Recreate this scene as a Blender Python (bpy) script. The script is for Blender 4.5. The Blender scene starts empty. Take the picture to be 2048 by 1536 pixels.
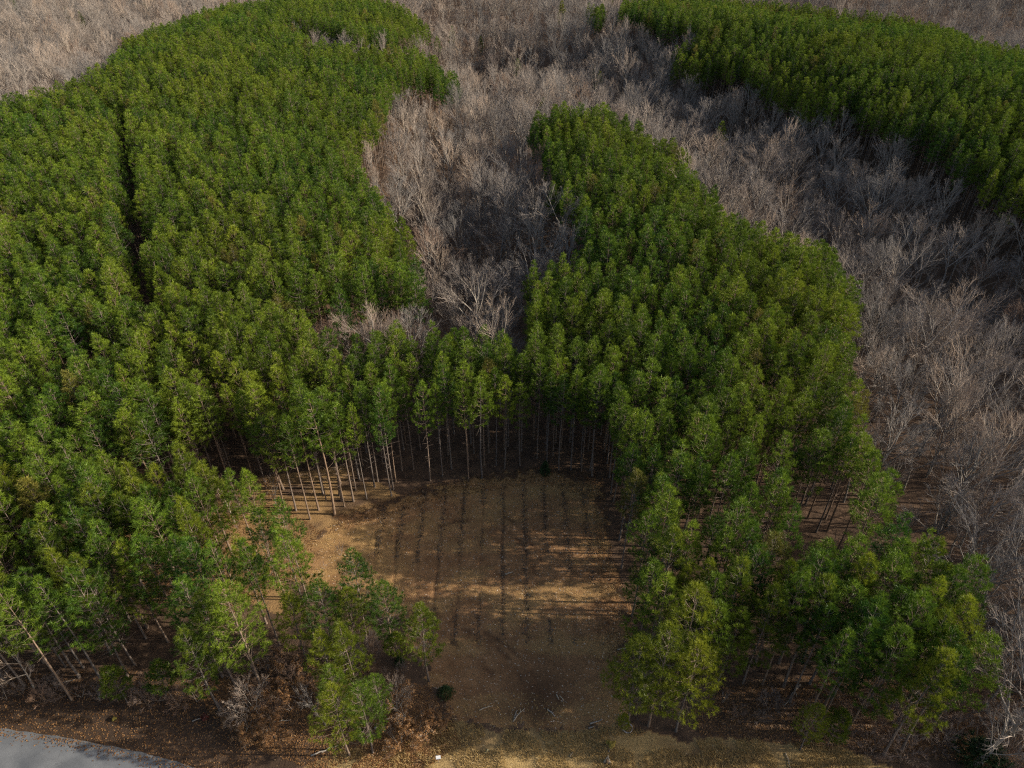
import bpy, math, random
import numpy as np
from mathutils import Vector

# ------------------------------------------------------------------ camera, sky, sun, exposure
scene = bpy.context.scene
CAM_H, PITCH, FPX = 65.0, math.radians(37.0), 1420.0        # metres, radians, focal length for a 2048 px wide frame
cam_data = bpy.data.cameras.new("camera")
cam = bpy.data.objects.new("camera", cam_data)
scene.collection.objects.link(cam)
cam.location = (0, 0, CAM_H)
cam.rotation_euler = (math.pi / 2 - PITCH, 0, 0)
cam_data.sensor_width = 36.0
cam_data.lens = FPX / 2048 * 36.0
cam_data.clip_start = 0.5
cam_data.clip_end = 8000
scene.camera = cam

SUN_ELEV = math.radians(25.0)
SUN_AZ = math.radians(-1.5)            # measured from +x towards +y: low sun from the right, slightly behind the camera
world = bpy.data.worlds.new("World")
scene.world = world
world.use_nodes = True
wn = world.node_tree.nodes
sky = wn.new("ShaderNodeTexSky")
sky.sky_type = 'NISHITA'
sky.sun_disc = False
sky.sun_elevation = SUN_ELEV
sky.sun_rotation = math.pi / 2 - SUN_AZ
sky.dust_density = 3.0
sky.ozone_density = 0.5
wn["Background"].inputs["Strength"].default_value = 0.13
world.node_tree.links.new(sky.outputs[0], wn["Background"].inputs["Color"])

sun_data = bpy.data.lights.new("sun", 'SUN')
sun_data.energy = 4.8
sun_data.angle = math.radians(0.53)
sun_data.color = (1.0, 0.92, 0.78)
sun = bpy.data.objects.new("sun", sun_data)
scene.collection.objects.link(sun)
to_sun = Vector((math.cos(SUN_ELEV) * math.cos(SUN_AZ), math.cos(SUN_ELEV) * math.sin(SUN_AZ), math.sin(SUN_ELEV)))
sun.rotation_euler = to_sun.to_track_quat('Z', 'Y').to_euler()
sun.location = to_sun * 200

scene.view_settings.view_transform = 'Standard'
scene.view_settings.look = 'None'
scene.view_settings.gamma = 1.0
scene.view_settings.use_curve_mapping = False
scene.view_settings.exposure = 1.03
scene.cycles.max_bounces = 3
scene.cycles.diffuse_bounces = 2
scene.cycles.transmission_bounces = 2
scene.cycles.caustics_reflective = False
scene.cycles.caustics_refractive = False
scene.cycles.use_denoising = False
scene.cycles.use_light_tree = False
scene.cycles.filter_width = 1.2

# ------------------------------------------------------------------ helpers: picture <-> place
CP, SP = math.cos(PITCH), math.sin(PITCH)

def unproject(u, v, z=0.0):
    """point of the place at height z that the photograph shows at pixel (u, v) of 2048 x 1536"""
    a, b = (u - 1024) / FPX, -(v - 768) / FPX
    dx, dy, dz = a, CP + b * SP, -SP + b * CP
    t = (z - CAM_H) / dz
    return (dx * t, dy * t)

def project(x, y, z):
    x, y, z = np.asarray(x, float), np.asarray(y, float), np.asarray(z, float) - CAM_H
    d = y * CP - z * SP
    d = np.maximum(d, 1.0)
    return 1024 + FPX * x / d, 768 - FPX * (y * SP + z * CP) / d, d

def inside(u, v, poly):
    u, v = np.asarray(u, float), np.asarray(v, float)
    r = np.zeros(u.shape, bool)
    n = len(poly)
    for i in range(n):
        x0, y0 = poly[i]
        x1, y1 = poly[(i + 1) % n]
        if y0 == y1:
            continue
        c = (y0 > v) != (y1 > v)
        xi = (x1 - x0) * (v - y0) / (y1 - y0) + x0
        r ^= c & (u < xi)
    return r

def dist_line(x, y, pts):
    x, y = np.asarray(x, float), np.asarray(y, float)
    d = np.full(x.shape, 1e9)
    for (ax, ay), (bx, by) in zip(pts[:-1], pts[1:]):
        vx, vy = bx - ax, by - ay
        t = np.clip(((x - ax) * vx + (y - ay) * vy) / (vx * vx + vy * vy + 1e-9), 0, 1)
        d = np.minimum(d, np.hypot(x - ax - t * vx, y - ay - t * vy))
    return d

def smooth(a, b, x):
    t = np.clip((x - a) / (b - a), 0, 1)
    return t * t * (3 - 2 * t)

def vnoise(x, y, s, seed=0):
    x, y = np.asarray(x, float) / s, np.asarray(y, float) / s
    xi, yi = np.floor(x).astype(np.int64), np.floor(y).astype(np.int64)
    fx, fy = x - xi, y - yi
    fx, fy = fx * fx * (3 - 2 * fx), fy * fy * (3 - 2 * fy)
    def h(i, j):
        k = (i * 374761393 + j * 668265263 + seed * 1274126177) & 0xffffffff
        k = ((k ^ (k >> 13)) * 1274126177) & 0xffffffff
        return ((k ^ (k >> 16)) & 0xffff) / 65535.0
    a, b, c, d = h(xi, yi), h(xi + 1, yi), h(xi, yi + 1), h(xi + 1, yi + 1)
    return (a * (1 - fx) + b * fx) * (1 - fy) + (c * (1 - fx) + d * fx) * fy

def fbm(x, y, s, seed=0, o=4):
    r, a, t = 0, 1.0, 0
    for i in range(o):
        r = r + a * vnoise(x, y, s / 2 ** i, seed + i * 17)
        t += a
        a *= 0.55
    return r / t

def terrain(x, y):
    """flat around the clearing; drains sink between the stands, the far stand sits on a ridge, an added shade dip behind it"""
    x, y = np.asarray(x, float), np.asarray(y, float)
    far = smooth(72, 130, np.hypot(x * 0.7, y))
    h = 3.0 * (fbm(x, y, 110, 5, 2) - 0.5)
    h = h - 8.0 * np.exp(-(dist_line(x, y, DRAIN_A) / 20) ** 2) - 10.0 * np.exp(-(dist_line(x, y, DRAIN_B) / 26) ** 2)
    h = h - 12.0 * np.exp(-(dist_line(x, y, SHADE_DIP) / 45) ** 2) + 5.0 * np.exp(-(dist_line(x, y, RIDGE) / 42) ** 2) + 3.0 * np.exp(-(dist_line(x, y, RIDGE_L) / 45) ** 2)
    return far * h
DRAIN_A = [unproject(u, v, 9) for u, v in ((960, 620), (900, 440), (905, 300), (960, 180), (960, 80), (930, 25))]
DRAIN_B = [unproject(u, v, 9) for u, v in ((2120, 760), (1900, 560), (1700, 400), (1500, 260), (1300, 150), (1130, 90), (960, 80))]
SHADE_DIP = [(135.0, 330.0), (210.0, 330.0), (330.0, 300.0)]  # added dip behind the far ridge, sunk to put its trees in shade
RIDGE = [unproject(u, v, 14) for u, v in ((1450, 70), (1700, 110), (1950, 190), (2300, 300))]
RIDGE_L = [unproject(u, v, 14) for u, v in ((300, 330), (480, 130), (620, 50))]

def tz(x, y):
    return float(terrain(np.array([x]), np.array([y]))[0])

# ------------------------------------------------------------------ helpers: objects and materials
COL = scene.collection

def link(o, parent=None):
    COL.objects.link(o)
    if parent is not None:
        o.parent = parent
    return o

def tag(o, label=None, cat=None, group=None, kind=None):
    if label: o["label"] = label
    if cat: o["category"] = cat
    if group: o["group"] = group
    if kind: o["kind"] = kind
    return o

class MB:
    """collects vertices and faces of one mesh"""
    def __init__(s):
        s.v, s.f, s.m, s.t = [], [], [], []
    def face(s, idx, mat=0):
        s.f.append(idx); s.m.append(mat)
    def vert(s, p, t=0.5):
        s.v.append((p[0], p[1], p[2])); s.t.append(t)
        return len(s.v) - 1
    def tube(s, pts, rad, sides=5, mat=0, tint=0.5, cap=True):
        rings = []
        n = len(pts)
        for i in range(n):
            d = (pts[min(i + 1, n - 1)] - pts[max(i - 1, 0)])
            if d.length < 1e-6: d = Vector((0, 0, 1))
            d.normalize()
            a = d.cross(Vector((0.31, 0.94, 0.13)))
            if a.length < 1e-3: a = d.cross(Vector((1, 0, 0)))
            a.normalize(); b = d.cross(a)
            ring = []
            for k in range(sides):
                w = 2 * math.pi * k / sides
                ring.append(s.vert(pts[i] + (a * math.cos(w) + b * math.sin(w)) * rad[i], tint))
            rings.append(ring)
        for i in range(n - 1):
            for k in range(sides):
                k2 = (k + 1) % sides
                s.face((rings[i][k], rings[i][k2], rings[i + 1][k2], rings[i + 1][k]), mat)
        if cap and sides > 2:
            s.face(tuple(rings[-1]), mat)
            s.face(tuple(reversed(rings[0])), mat)
    def ribbon(s, pts, wid, side, mat=0, tint=0.5):
        prev = None
        for i, p in enumerate(pts):
            if i == len(pts) - 1:
                c = s.vert(p, tint)
                s.face((prev[0], prev[1], c), mat)
            else:
                a, b = s.vert(p - side * wid[i] / 2, tint), s.vert(p + side * wid[i] / 2, tint)
                if prev: s.face((prev[0], prev[1], b, a), mat)
                prev = (a, b)
    def box(s, c, h, mat=0, rot=None, tint=0.5):
        ids = []
        for dz in (-1, 1):
            for dx, dy in ((-1, -1), (1, -1), (1, 1), (-1, 1)):
                q = Vector((dx * h[0], dy * h[1], dz * h[2]))
                if rot is not None: q = rot @ q
                ids.append(s.vert(Vector(c) + q, tint))
        for f in ((3, 2, 1, 0), (4, 5, 6, 7), (0, 1, 5, 4), (1, 2, 6, 5), (2, 3, 7, 6), (3, 0, 4, 7)):
            s.face(tuple(ids[i] for i in f), mat)
    def mesh(s, name, mats, smoothed=False):
        me = bpy.data.meshes.new(name)
        me.from_pydata(s.v, [], s.f)
        for m in mats: me.materials.append(m)
        if len(mats) > 1: me.polygons.foreach_set("material_index", s.m)
        at = me.attributes.new("tint", 'FLOAT', 'POINT')
        at.data.foreach_set("value", s.t)
        if smoothed: me.polygons.foreach_set("use_smooth", [True] * len(s.f))
        me.update()
        return me

def obj(name, me, parent=None):
    return link(bpy.data.objects.new(name, me), parent)

def new_mat(name):
    m = bpy.data.materials.new(name)
    m.use_nodes = True
    nt = m.node_tree
    nt.nodes.clear()
    out = nt.nodes.new("ShaderNodeOutputMaterial")
    return m, nt, out

def nd(nt, kind, **kw):
    n = nt.nodes.new(kind)
    for k, v in kw.items():
        if k.startswith("i_"):
            n.inputs[k[2:].replace("_", " ")].default_value = v
        else:
            setattr(n, k, v)
    return n

def ramp(nt, fac, stops):
    r = nt.nodes.new("ShaderNodeValToRGB")
    e = r.color_ramp.elements
    while len(e) < len(stops): e.new(0.5)
    for el, (p, c) in zip(e, stops):
        el.position = p; el.color = (*c, 1)
    nt.links.new(fac, r.inputs[0])
    return r.outputs[0]

def mix(nt, fac, a, b, mode='MIX'):
    n = nt.nodes.new("ShaderNodeMix"); n.data_type = 'RGBA'; n.blend_type = mode
    for sock, val in ((0, fac), (6, a), (7, b)):
        if isinstance(val, bpy.types.NodeSocket): nt.links.new(val, n.inputs[sock])
        elif sock == 0: n.inputs[0].default_value = val
        else: n.inputs[sock].default_value = (*val, 1)
    return n.outputs[2]

def math_node(nt, op, a, b=None):
    n = nt.nodes.new("ShaderNodeMath"); n.operation = op
    for i, val in enumerate((a, b)):
        if val is None: continue
        if isinstance(val, bpy.types.NodeSocket): nt.links.new(val, n.inputs[i])
        else: n.inputs[i].default_value = val
    return n.outputs[0]

def leaf_material(name, dark, mid, bright, warm, translucent=0.35, patch=0.5, rusty=False):
    """needles and leaves: colour by clump and by tree, light passes through"""
    m, nt, out = new_mat(name)
    at = nd(nt, "ShaderNodeAttribute", attribute_name="tint")
    oi = nd(nt, "ShaderNodeObjectInfo")
    col = ramp(nt, at.outputs["Fac"], [(0.0, dark), (0.5, mid), (1.0, bright)])
    nz = nd(nt, "ShaderNodeTexNoise", i_Scale=0.035, i_Detail=2.0)
    nt.links.new(oi.outputs["Location"], nz.inputs["Vector"])
    f = math_node(nt, 'ADD', math_node(nt, 'MULTIPLY', oi.outputs["Random"], 0.42), math_node(nt, 'MULTIPLY', math_node(nt, 'SUBTRACT', nz.outputs[0], 0.40), patch * 3))
    f = math_node(nt, 'MINIMUM', math_node(nt, 'MAXIMUM', f, 0.0), 0.9)
    col = mix(nt, f, col, warm)
    if rusty:
        col = mix(nt, math_node(nt, 'MULTIPLY', math_node(nt, 'GREATER_THAN', math_node(nt, 'FRACT', math_node(nt, 'MULTIPLY', oi.outputs["Random"], 37.7)), 0.982), 0.45), col, (0.15, 0.085, 0.03))
    hs = nd(nt, "ShaderNodeHueSaturation")
    nt.links.new(math_node(nt, 'ADD', math_node(nt, 'MULTIPLY', oi.outputs["Random"], 0.6), 0.72), hs.inputs["Value"])
    nt.links.new(col, hs.inputs["Color"])
    col = hs.outputs[0]
    di = nd(nt, "ShaderNodeBsdfDiffuse"); tr = nd(nt, "ShaderNodeBsdfTranslucent"); mx = nd(nt, "ShaderNodeMixShader")
    gl = nd(nt, "ShaderNodeBsdfGlossy", i_Roughness=0.45); mx2 = nd(nt, "ShaderNodeMixShader")
    gl.inputs["Color"].default_value = (0.9, 0.95, 0.85, 1)
    nt.links.new(col, di.inputs["Color"]); nt.links.new(col, tr.inputs["Color"])
    mx.inputs[0].default_value = translucent
    nt.links.new(di.outputs[0], mx.inputs[1]); nt.links.new(tr.outputs[0], mx.inputs[2])
    mx2.inputs[0].default_value = 0.012
    nt.links.new(mx.outputs[0], mx2.inputs[1]); nt.links.new(gl.outputs[0], mx2.inputs[2])
    nt.links.new(mx2.outputs[0], out.inputs[0])
    return m

def bark_material(name, dark, light, scale=6.0, var=0.3):
    m, nt, out = new_mat(name)
    tc = nd(nt, "ShaderNodeTexCoord")
    mp = nd(nt, "ShaderNodeMapping"); mp.inputs["Scale"].default_value = (1, 1, 0.25)
    nt.links.new(tc.outputs["Object"], mp.inputs["Vector"])
    nz = nd(nt, "ShaderNodeTexNoise", i_Scale=scale, i_Detail=5.0, i_Roughness=0.65)
    nt.links.new(mp.outputs[0], nz.inputs["Vector"])
    oi = nd(nt, "ShaderNodeObjectInfo")
    col = ramp(nt, nz.outputs[0], [(0.3, dark), (0.7, light)])
    hs = nd(nt, "ShaderNodeHueSaturation")
    nt.links.new(math_node(nt, 'ADD', math_node(nt, 'MULTIPLY', oi.outputs["Random"], var * 2), 1 - var), hs.inputs["Value"])
    nt.links.new(math_node(nt, 'ADD', math_node(nt, 'MULTIPLY', oi.outputs["Random"], 0.6), 0.6), hs.inputs["Saturation"])
    nt.links.new(col, hs.inputs["Color"])
    p = nd(nt, "ShaderNodeBsdfPrincipled", i_Roughness=0.9)
    p.inputs["Specular IOR Level"].default_value = 0.15
    nt.links.new(hs.outputs[0], p.inputs["Base Color"])
    b = nd(nt, "ShaderNodeBump", i_Strength=0.5, i_Distance=0.02)
    nt.links.new(nz.outputs[0], b.inputs["Height"]); nt.links.new(b.outputs[0], p.inputs["Normal"])
    nt.links.new(p.outputs[0], out.inputs[0])
    return m

M = {}
M["needle"] = leaf_material("pine_needles", (0.011, 0.040, 0.009), (0.034, 0.086, 0.010), (0.090, 0.150, 0.012), (0.130, 0.143, 0.010), 0.24, 0.42, True)
M["needle_young"] = leaf_material("young_pine_needles", (0.022, 0.052, 0.009), (0.065, 0.108, 0.010), (0.130, 0.165, 0.013), (0.155, 0.150, 0.010), 0.35, 0.5)
M["cedar"] = leaf_material("cedar_foliage", (0.014, 0.030, 0.012), (0.024, 0.048, 0.018), (0.040, 0.070, 0.022), (0.045, 0.060, 0.020), 0.2, 0.2)
M["brown_leaf"] = leaf_material("withered_leaves", (0.10, 0.050, 0.022), (0.20, 0.100, 0.040), (0.32, 0.18, 0.075), (0.25, 0.125, 0.05), 0.4, 0.2)
M["yellow_leaf"] = leaf_material("yellowed_leaves", (0.14, 0.11, 0.02), (0.22, 0.18, 0.04), (0.32, 0.26, 0.06), (0.26, 0.19, 0.04), 0.4, 0.2)
M["red_leaf"] = leaf_material("red_leaves", (0.10, 0.025, 0.018), (0.17, 0.05, 0.035), (0.24, 0.08, 0.055), (0.2, 0.06, 0.04), 0.35, 0.2)
M["pine_bark"] = bark_material("pine_bark", (0.065, 0.045, 0.034), (0.185, 0.135, 0.098), 7, 0.2)
M["grey_bark"] = bark_material("hardwood_bark", (0.125, 0.104, 0.084), (0.265, 0.228, 0.188), 5, 0.22)
M["twig"] = bark_material("hardwood_twigs", (0.16, 0.124, 0.098), (0.27, 0.217, 0.175), 1.5, 0.25)
M["grey_twig"] = bark_material("grey_twigs", (0.125, 0.106, 0.091), (0.23, 0.198, 0.172), 1.5, 0.25)
M["pale_bark"] = bark_material("pale_bark", (0.17, 0.145, 0.118), (0.31, 0.27, 0.22), 5, 0.12)
M["brown_twig"] = bark_material("brown_twigs", (0.10, 0.066, 0.048), (0.19, 0.13, 0.098), 1.5, 0.2)
M["dead_wood"] = bark_material("weathered_wood", (0.15, 0.12, 0.085), (0.34, 0.28, 0.21), 9, 0.15)
M["dark_wood"] = bark_material("rotten_wood", (0.05, 0.035, 0.025), (0.14, 0.10, 0.07), 9, 0.15)

# ------------------------------------------------------------------ where the stands, the clearing and the road lie (picture outlines of the place)
STAND_LEFT = [(-900, 330), (0, 222), (60, 208), (130, 192), (200, 158), (238, 112), (300, 76), (380, 50), (450, 26), (560, 10), (690, 4), (760, 12), (830, 45),
    (858, 70), (852, 86), (790, 92), (700, 86), (660, 64), (605, 48), (575, 62), (610, 100), (700, 112), (790, 116), (850, 124), (890, 150), (918, 178), (880, 190), (830, 172),
    (775, 180), (750, 212), (766, 255), (740, 290), (706, 322), (730, 372), (770, 430), (806, 448), (790, 482), (822, 520), (832, 560), (815, 602), (740, 600), (705, 650),
    (655, 640), (640, 690), (720, 696), (790, 684), (830, 676), (880, 694), (920, 692), (960, 686), (1000, 710), (1035, 730), (1060, 800),
    (1060, 930), (900, 960), (760, 1000), (640, 1030), (480, 1000), (400, 1050), (250, 1090), (150, 1180), (210, 1300), (120, 1340), (0, 1345), (-900, 1500)]
STAND_MID = [(1035, 730), (1060, 690), (1045, 640), (1062, 600), (1085, 560), (1150, 522), (1160, 490), (1142, 440), (1102, 402), (1116, 370), (1096, 330), (1062, 285), (1058, 252),
    (1105, 236), (1195, 232), (1255, 262), (1318, 312), (1388, 372), (1448, 432), (1530, 482), (1600, 512), (1648, 532), (1698, 555), (1716, 600), (1722, 640), (1692, 685),
    (1688, 742), (1718, 782), (1728, 850), (1775, 920), (1788, 990), (1735, 1045), (1660, 1060), (1560, 1075), (1560, 1130), (1650, 1120), (1720, 1085), (1800, 1072),
    (1850, 1110), (1950, 1142), (1982, 1200), (1995, 1330), (1930, 1375), (1905, 1425), (1850, 1430), (1780, 1330), (1650, 1345), (1560, 1330), (1440, 1310), (1390, 1340), (1380, 1390),
    (1300, 1400), (1235, 1390), (1222, 1330), (1240, 1280), (1262, 1240), (1235, 1180), (1243, 1100), (1225, 1000), (1214, 900), (1200, 870), (1060, 930), (1060, 800)]
STAND_FAR = [(1238, 30), (1240, 14), (1300, 8), (1400, 8), (1500, 12), (1620, 22), (1700, 36), (1800, 46), (1850, 54), (1900, 82), (1960, 106), (2048, 124), (2900, 240), (2900, 720), (2048, 405),
    (1990, 392), (1940, 345), (1880, 292), (1800, 258), (1700, 232), (1600, 228), (1560, 192), (1530, 168), (1450, 152), (1372, 152), (1332, 112), (1400, 92), (1398, 62), (1340, 58), (1285, 46)]
STAND_KNOT = [(1172, 38), (1182, 26), (1205, 26), (1206, 42), (1190, 48)]
GROUP_FRONT = [(120, 1200), (200, 1120), (330, 1095), (430, 1060), (470, 1050), (560, 1030), (630, 1090), (640, 1180), (600, 1270), (470, 1300), (420, 1330), (300, 1370), (215, 1330)]
CLEARING = [(640, 1062), (700, 1032), (770, 1010), (800, 996), (860, 980), (945, 958), (1085, 944), (1195, 962), (1214, 1010), (1218, 1110), (1244, 1190), (1262, 1280), (1262, 1380), (1250, 1448),
    (1150, 1462), (1000, 1458), (905, 1440), (872, 1385), (845, 1322), (800, 1250), (740, 1200), (640, 1185), (560, 1150), (600, 1095)]
CORRIDOR = [(640, 1062), (560, 1012), (480, 1000), (340, 1055), (255, 1076), (262, 1100), (340, 1112), (430, 1112), (560, 1140), (600, 1100)]
FRONT_OPEN = [(-1500, 1396), (0, 1398), (200, 1402), (440, 1436), (600, 1462), (720, 1480), (900, 1442), (1250, 1448), (1330, 1478), (1560, 1475), (1700, 1488), (1780, 1525), (2048, 1560), (3500, 1640), (3500, 2600), (-1500, 2600)]
NOTCH = [(1480, 1040), (1790, 1040), (1800, 1200), (1700, 1230), (1500, 1200)]
VERGE = [(560, 1700), (600, 1545), (680, 1500), (800, 1492), (905, 1442), (1000, 1460), (1150, 1464), (1250, 1450), (1330, 1480), (1500, 1478), (1640, 1488), (1720, 1510), (1800, 1560), (2300, 1640), (2300, 1800), (560, 1800)]
LANE = [unproject(u, v, 12.0) for u, v in ((252, 270), (262, 330), (276, 430), (284, 540), (292, 650))]
CROSS = [(11.0, 49.0), (34.0, 46.8), (62.0, 44.4)]
LANE2 = [unproject(u, v, 8.0) for u, v in ((385, 750), (440, 840), (480, 905), (500, 960))]
HOLLOWS = [(unproject(800, 655, 9), 4.5), (unproject(850, 650, 9), 4.0), (unproject(205, 760, 8), 4.0), (unproject(640, 668, 9), 3.5), (unproject(205, 590, 11), 2.2), (unproject(690, 640, 9), 3.0), (unproject(760, 655, 9), 4.0),
           (unproject(1600, 1085, 4), 4.0), (unproject(1500, 1420, 2), 3.0), (unproject(1260, 55, 12), 6)]
FURROW_X = [-15.6, -13.3, -10.9, -8.4, -6.0, -3.6, -1.1, 1.5, 4.0, 6.5, 9.0]

# ------------------------------------------------------------------ ground, clearing, verge
def axis(lo, hi, step, far):
    mid = list(np.arange(lo, hi + 1e-6, step))
    up, s, p = [], step, mid[-1]
    while p < far:
        s *= 1.16; p += s; up.append(p)
    dn, s, p = [], step, mid[0]
    while p > -far:
        s *= 1.16; p -= s; dn.append(p)
    return np.array(dn[::-1] + mid + up)

gx, gy = axis(-48, 48, 0.2, 4500), axis(24, 72, 0.2, 4500)
X, Y = np.meshgrid(gx, gy)
U, V, D = project(X, Y, 0 * X)
behind = (Y * CP + CAM_H * SP) < 2
near = (np.abs(X) < 52) & (Y > 20) & (Y < 80)
wob = (fbm(X, Y, 2.2, 3, 3) - 0.5)
in_clear = inside(U + (fbm(X, Y, 0.9, 3, 3) - 0.5) * 60 + wob * 25, V + (fbm(X, Y, 0.8, 9, 3) - 0.5) * 44, CLEARING) & near
in_verge = inside(U + wob * 40, V + (fbm(X, Y, 1.3, 13, 3) - 0.5) * 36, VERGE) & near & ~in_clear
# relief: litter, planting furrows, ruts of machines
Z = terrain(X, Y) + near * ((fbm(X, Y, 3.0, 21, 4) - 0.5) * 0.22 + (fbm(X, Y, 0.5, 31, 2) - 0.5) * 0.07)
fur = np.zeros_like(X)
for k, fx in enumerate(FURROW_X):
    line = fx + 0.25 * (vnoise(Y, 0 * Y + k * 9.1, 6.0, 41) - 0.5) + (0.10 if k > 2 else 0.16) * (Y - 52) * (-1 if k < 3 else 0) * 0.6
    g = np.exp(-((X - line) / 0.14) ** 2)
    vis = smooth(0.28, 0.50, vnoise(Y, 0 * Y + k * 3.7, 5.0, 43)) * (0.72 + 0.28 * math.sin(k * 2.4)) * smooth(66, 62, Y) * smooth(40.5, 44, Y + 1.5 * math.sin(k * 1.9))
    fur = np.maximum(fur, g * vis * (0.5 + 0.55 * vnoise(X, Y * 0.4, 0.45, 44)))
def ground_pts(pts): return [unproject(u, v) for u, v in pts]
ARCS = [ground_pts(p) for p in (
    [(880, 1052), (915, 1042), (955, 1038), (1000, 1052), (1035, 1078), (1060, 1112), (1072, 1150)],
    [(1010, 1030), (1045, 1062), (1070, 1096), (1082, 1122)],
    [(872, 1228), (905, 1246), (945, 1266), (990, 1290), (1030, 1330), (1052, 1380), (1062, 1440)],
    [(930, 1240), (975, 1268), (1020, 1296), (1062, 1340), (1090, 1390), (1102, 1440)],
    [(820, 1218), (860, 1246), (900, 1280), (950, 1318), (1000, 1360)])]
rut = np.zeros_like(X)
for a in ARCS:
    dd = dist_line(X, Y, a)
    rut = np.maximum(rut, np.exp(-(dd / 0.30) ** 2) * (0.2 + 0.8 * smooth(0.35, 0.6, vnoise(X, Y, 1.2, 51))))
cx, cy = unproject(1075, 1390)
wet = np.exp(-(((X - cx) / 3.0) ** 2 + ((Y - cy) / 3.6) ** 2)) * 1.1
cx, cy = unproject(1020, 1420)
wet = np.maximum(wet, np.exp(-(((X - cx) / 5.5) ** 2 + ((Y - cy) / 1.6) ** 2)) * 0.8)
wet = np.clip(wet * (0.6 + 0.8 * fbm(X, Y, 2.5, 61, 3)), 0, 1)
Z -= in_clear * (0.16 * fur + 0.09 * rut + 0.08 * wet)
# tread prints of a tracked machine in the verge: short cross ridges
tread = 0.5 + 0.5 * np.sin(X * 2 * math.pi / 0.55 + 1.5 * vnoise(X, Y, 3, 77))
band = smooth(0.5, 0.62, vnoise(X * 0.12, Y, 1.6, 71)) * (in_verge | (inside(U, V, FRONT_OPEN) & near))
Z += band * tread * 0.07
straw = np.where(in_clear, 0.40 * smooth(0.42, 0.72, fbm(X * 0.45, Y, 2.2, 81, 4)) + 0.35 * smooth(58, 66, Y) * smooth(0.4, 0.6, fbm(X * 0.5, Y, 3, 83, 3)), 0)
left_sunny = smooth(-9, -13, X)
straw = np.where(in_clear, straw + left_sunny * 0.25 * smooth(0.35, 0.6, fbm(X, Y, 2.5, 85, 3)), straw)
straw = np.where(in_verge, smooth(0.25, 0.6, fbm(X, Y, 2.8, 87, 4)), straw)
strip = inside(U, V, [(230, 1060), (480, 960), (700, 930), (800, 990), (640, 1062), (600, 1150), (560, 1230), (430, 1180), (250, 1120)]) & near & ~in_clear
straw = np.where(strip, 0.8 * smooth(0.3, 0.6, fbm(X * 0.5, Y, 2.0, 99, 3)), straw)  # orange litter of the gap, its sunlit bands painted in as straw tone
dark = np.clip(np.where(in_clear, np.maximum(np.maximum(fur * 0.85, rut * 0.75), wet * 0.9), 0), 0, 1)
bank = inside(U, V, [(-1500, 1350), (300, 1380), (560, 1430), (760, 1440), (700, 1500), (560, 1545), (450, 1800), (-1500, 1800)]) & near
dark = np.where(bank & ~in_clear & ~in_verge, 0.25 + 0.6 * smooth(0.35, 0.6, fbm(X * 0.4, Y, 2.5, 95, 3)), dark)  # dark tilled soil, plus tree shade on the bank put into its colour
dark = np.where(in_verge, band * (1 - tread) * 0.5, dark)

def sheet(name, cells, mat):
    ny, nx = X.shape
    idx = np.arange(ny * nx).reshape(ny, nx)
    q = np.stack([idx[:-1, :-1], idx[:-1, 1:], idx[1:, 1:], idx[1:, :-1]], -1)[cells]
    used, inv = np.unique(q.ravel(), return_inverse=True)
    me = bpy.data.meshes.new(name)
    n = len(q)
    me.vertices.add(len(used)); me.loops.add(n * 4); me.polygons.add(n)
    me.vertices.foreach_set("co", np.stack([X.ravel()[used], Y.ravel()[used], Z.ravel()[used]], -1).astype(np.float32).ravel())
    me.loops.foreach_set("vertex_index", inv.astype(np.int32).ravel())
    me.polygons.foreach_set("loop_start", np.arange(0, n * 4, 4, dtype=np.int32))
    me.polygons.foreach_set("loop_total", np.full(n, 4, np.int32))
    me.polygons.foreach_set("use_smooth", np.ones(n, bool))
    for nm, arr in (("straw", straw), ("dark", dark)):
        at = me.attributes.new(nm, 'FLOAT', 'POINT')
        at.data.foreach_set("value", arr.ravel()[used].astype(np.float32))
    me.materials.append(mat)
    me.update(calc_edges=True)
    me.validate()
    return tag(obj(name, me), kind="structure")

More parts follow.
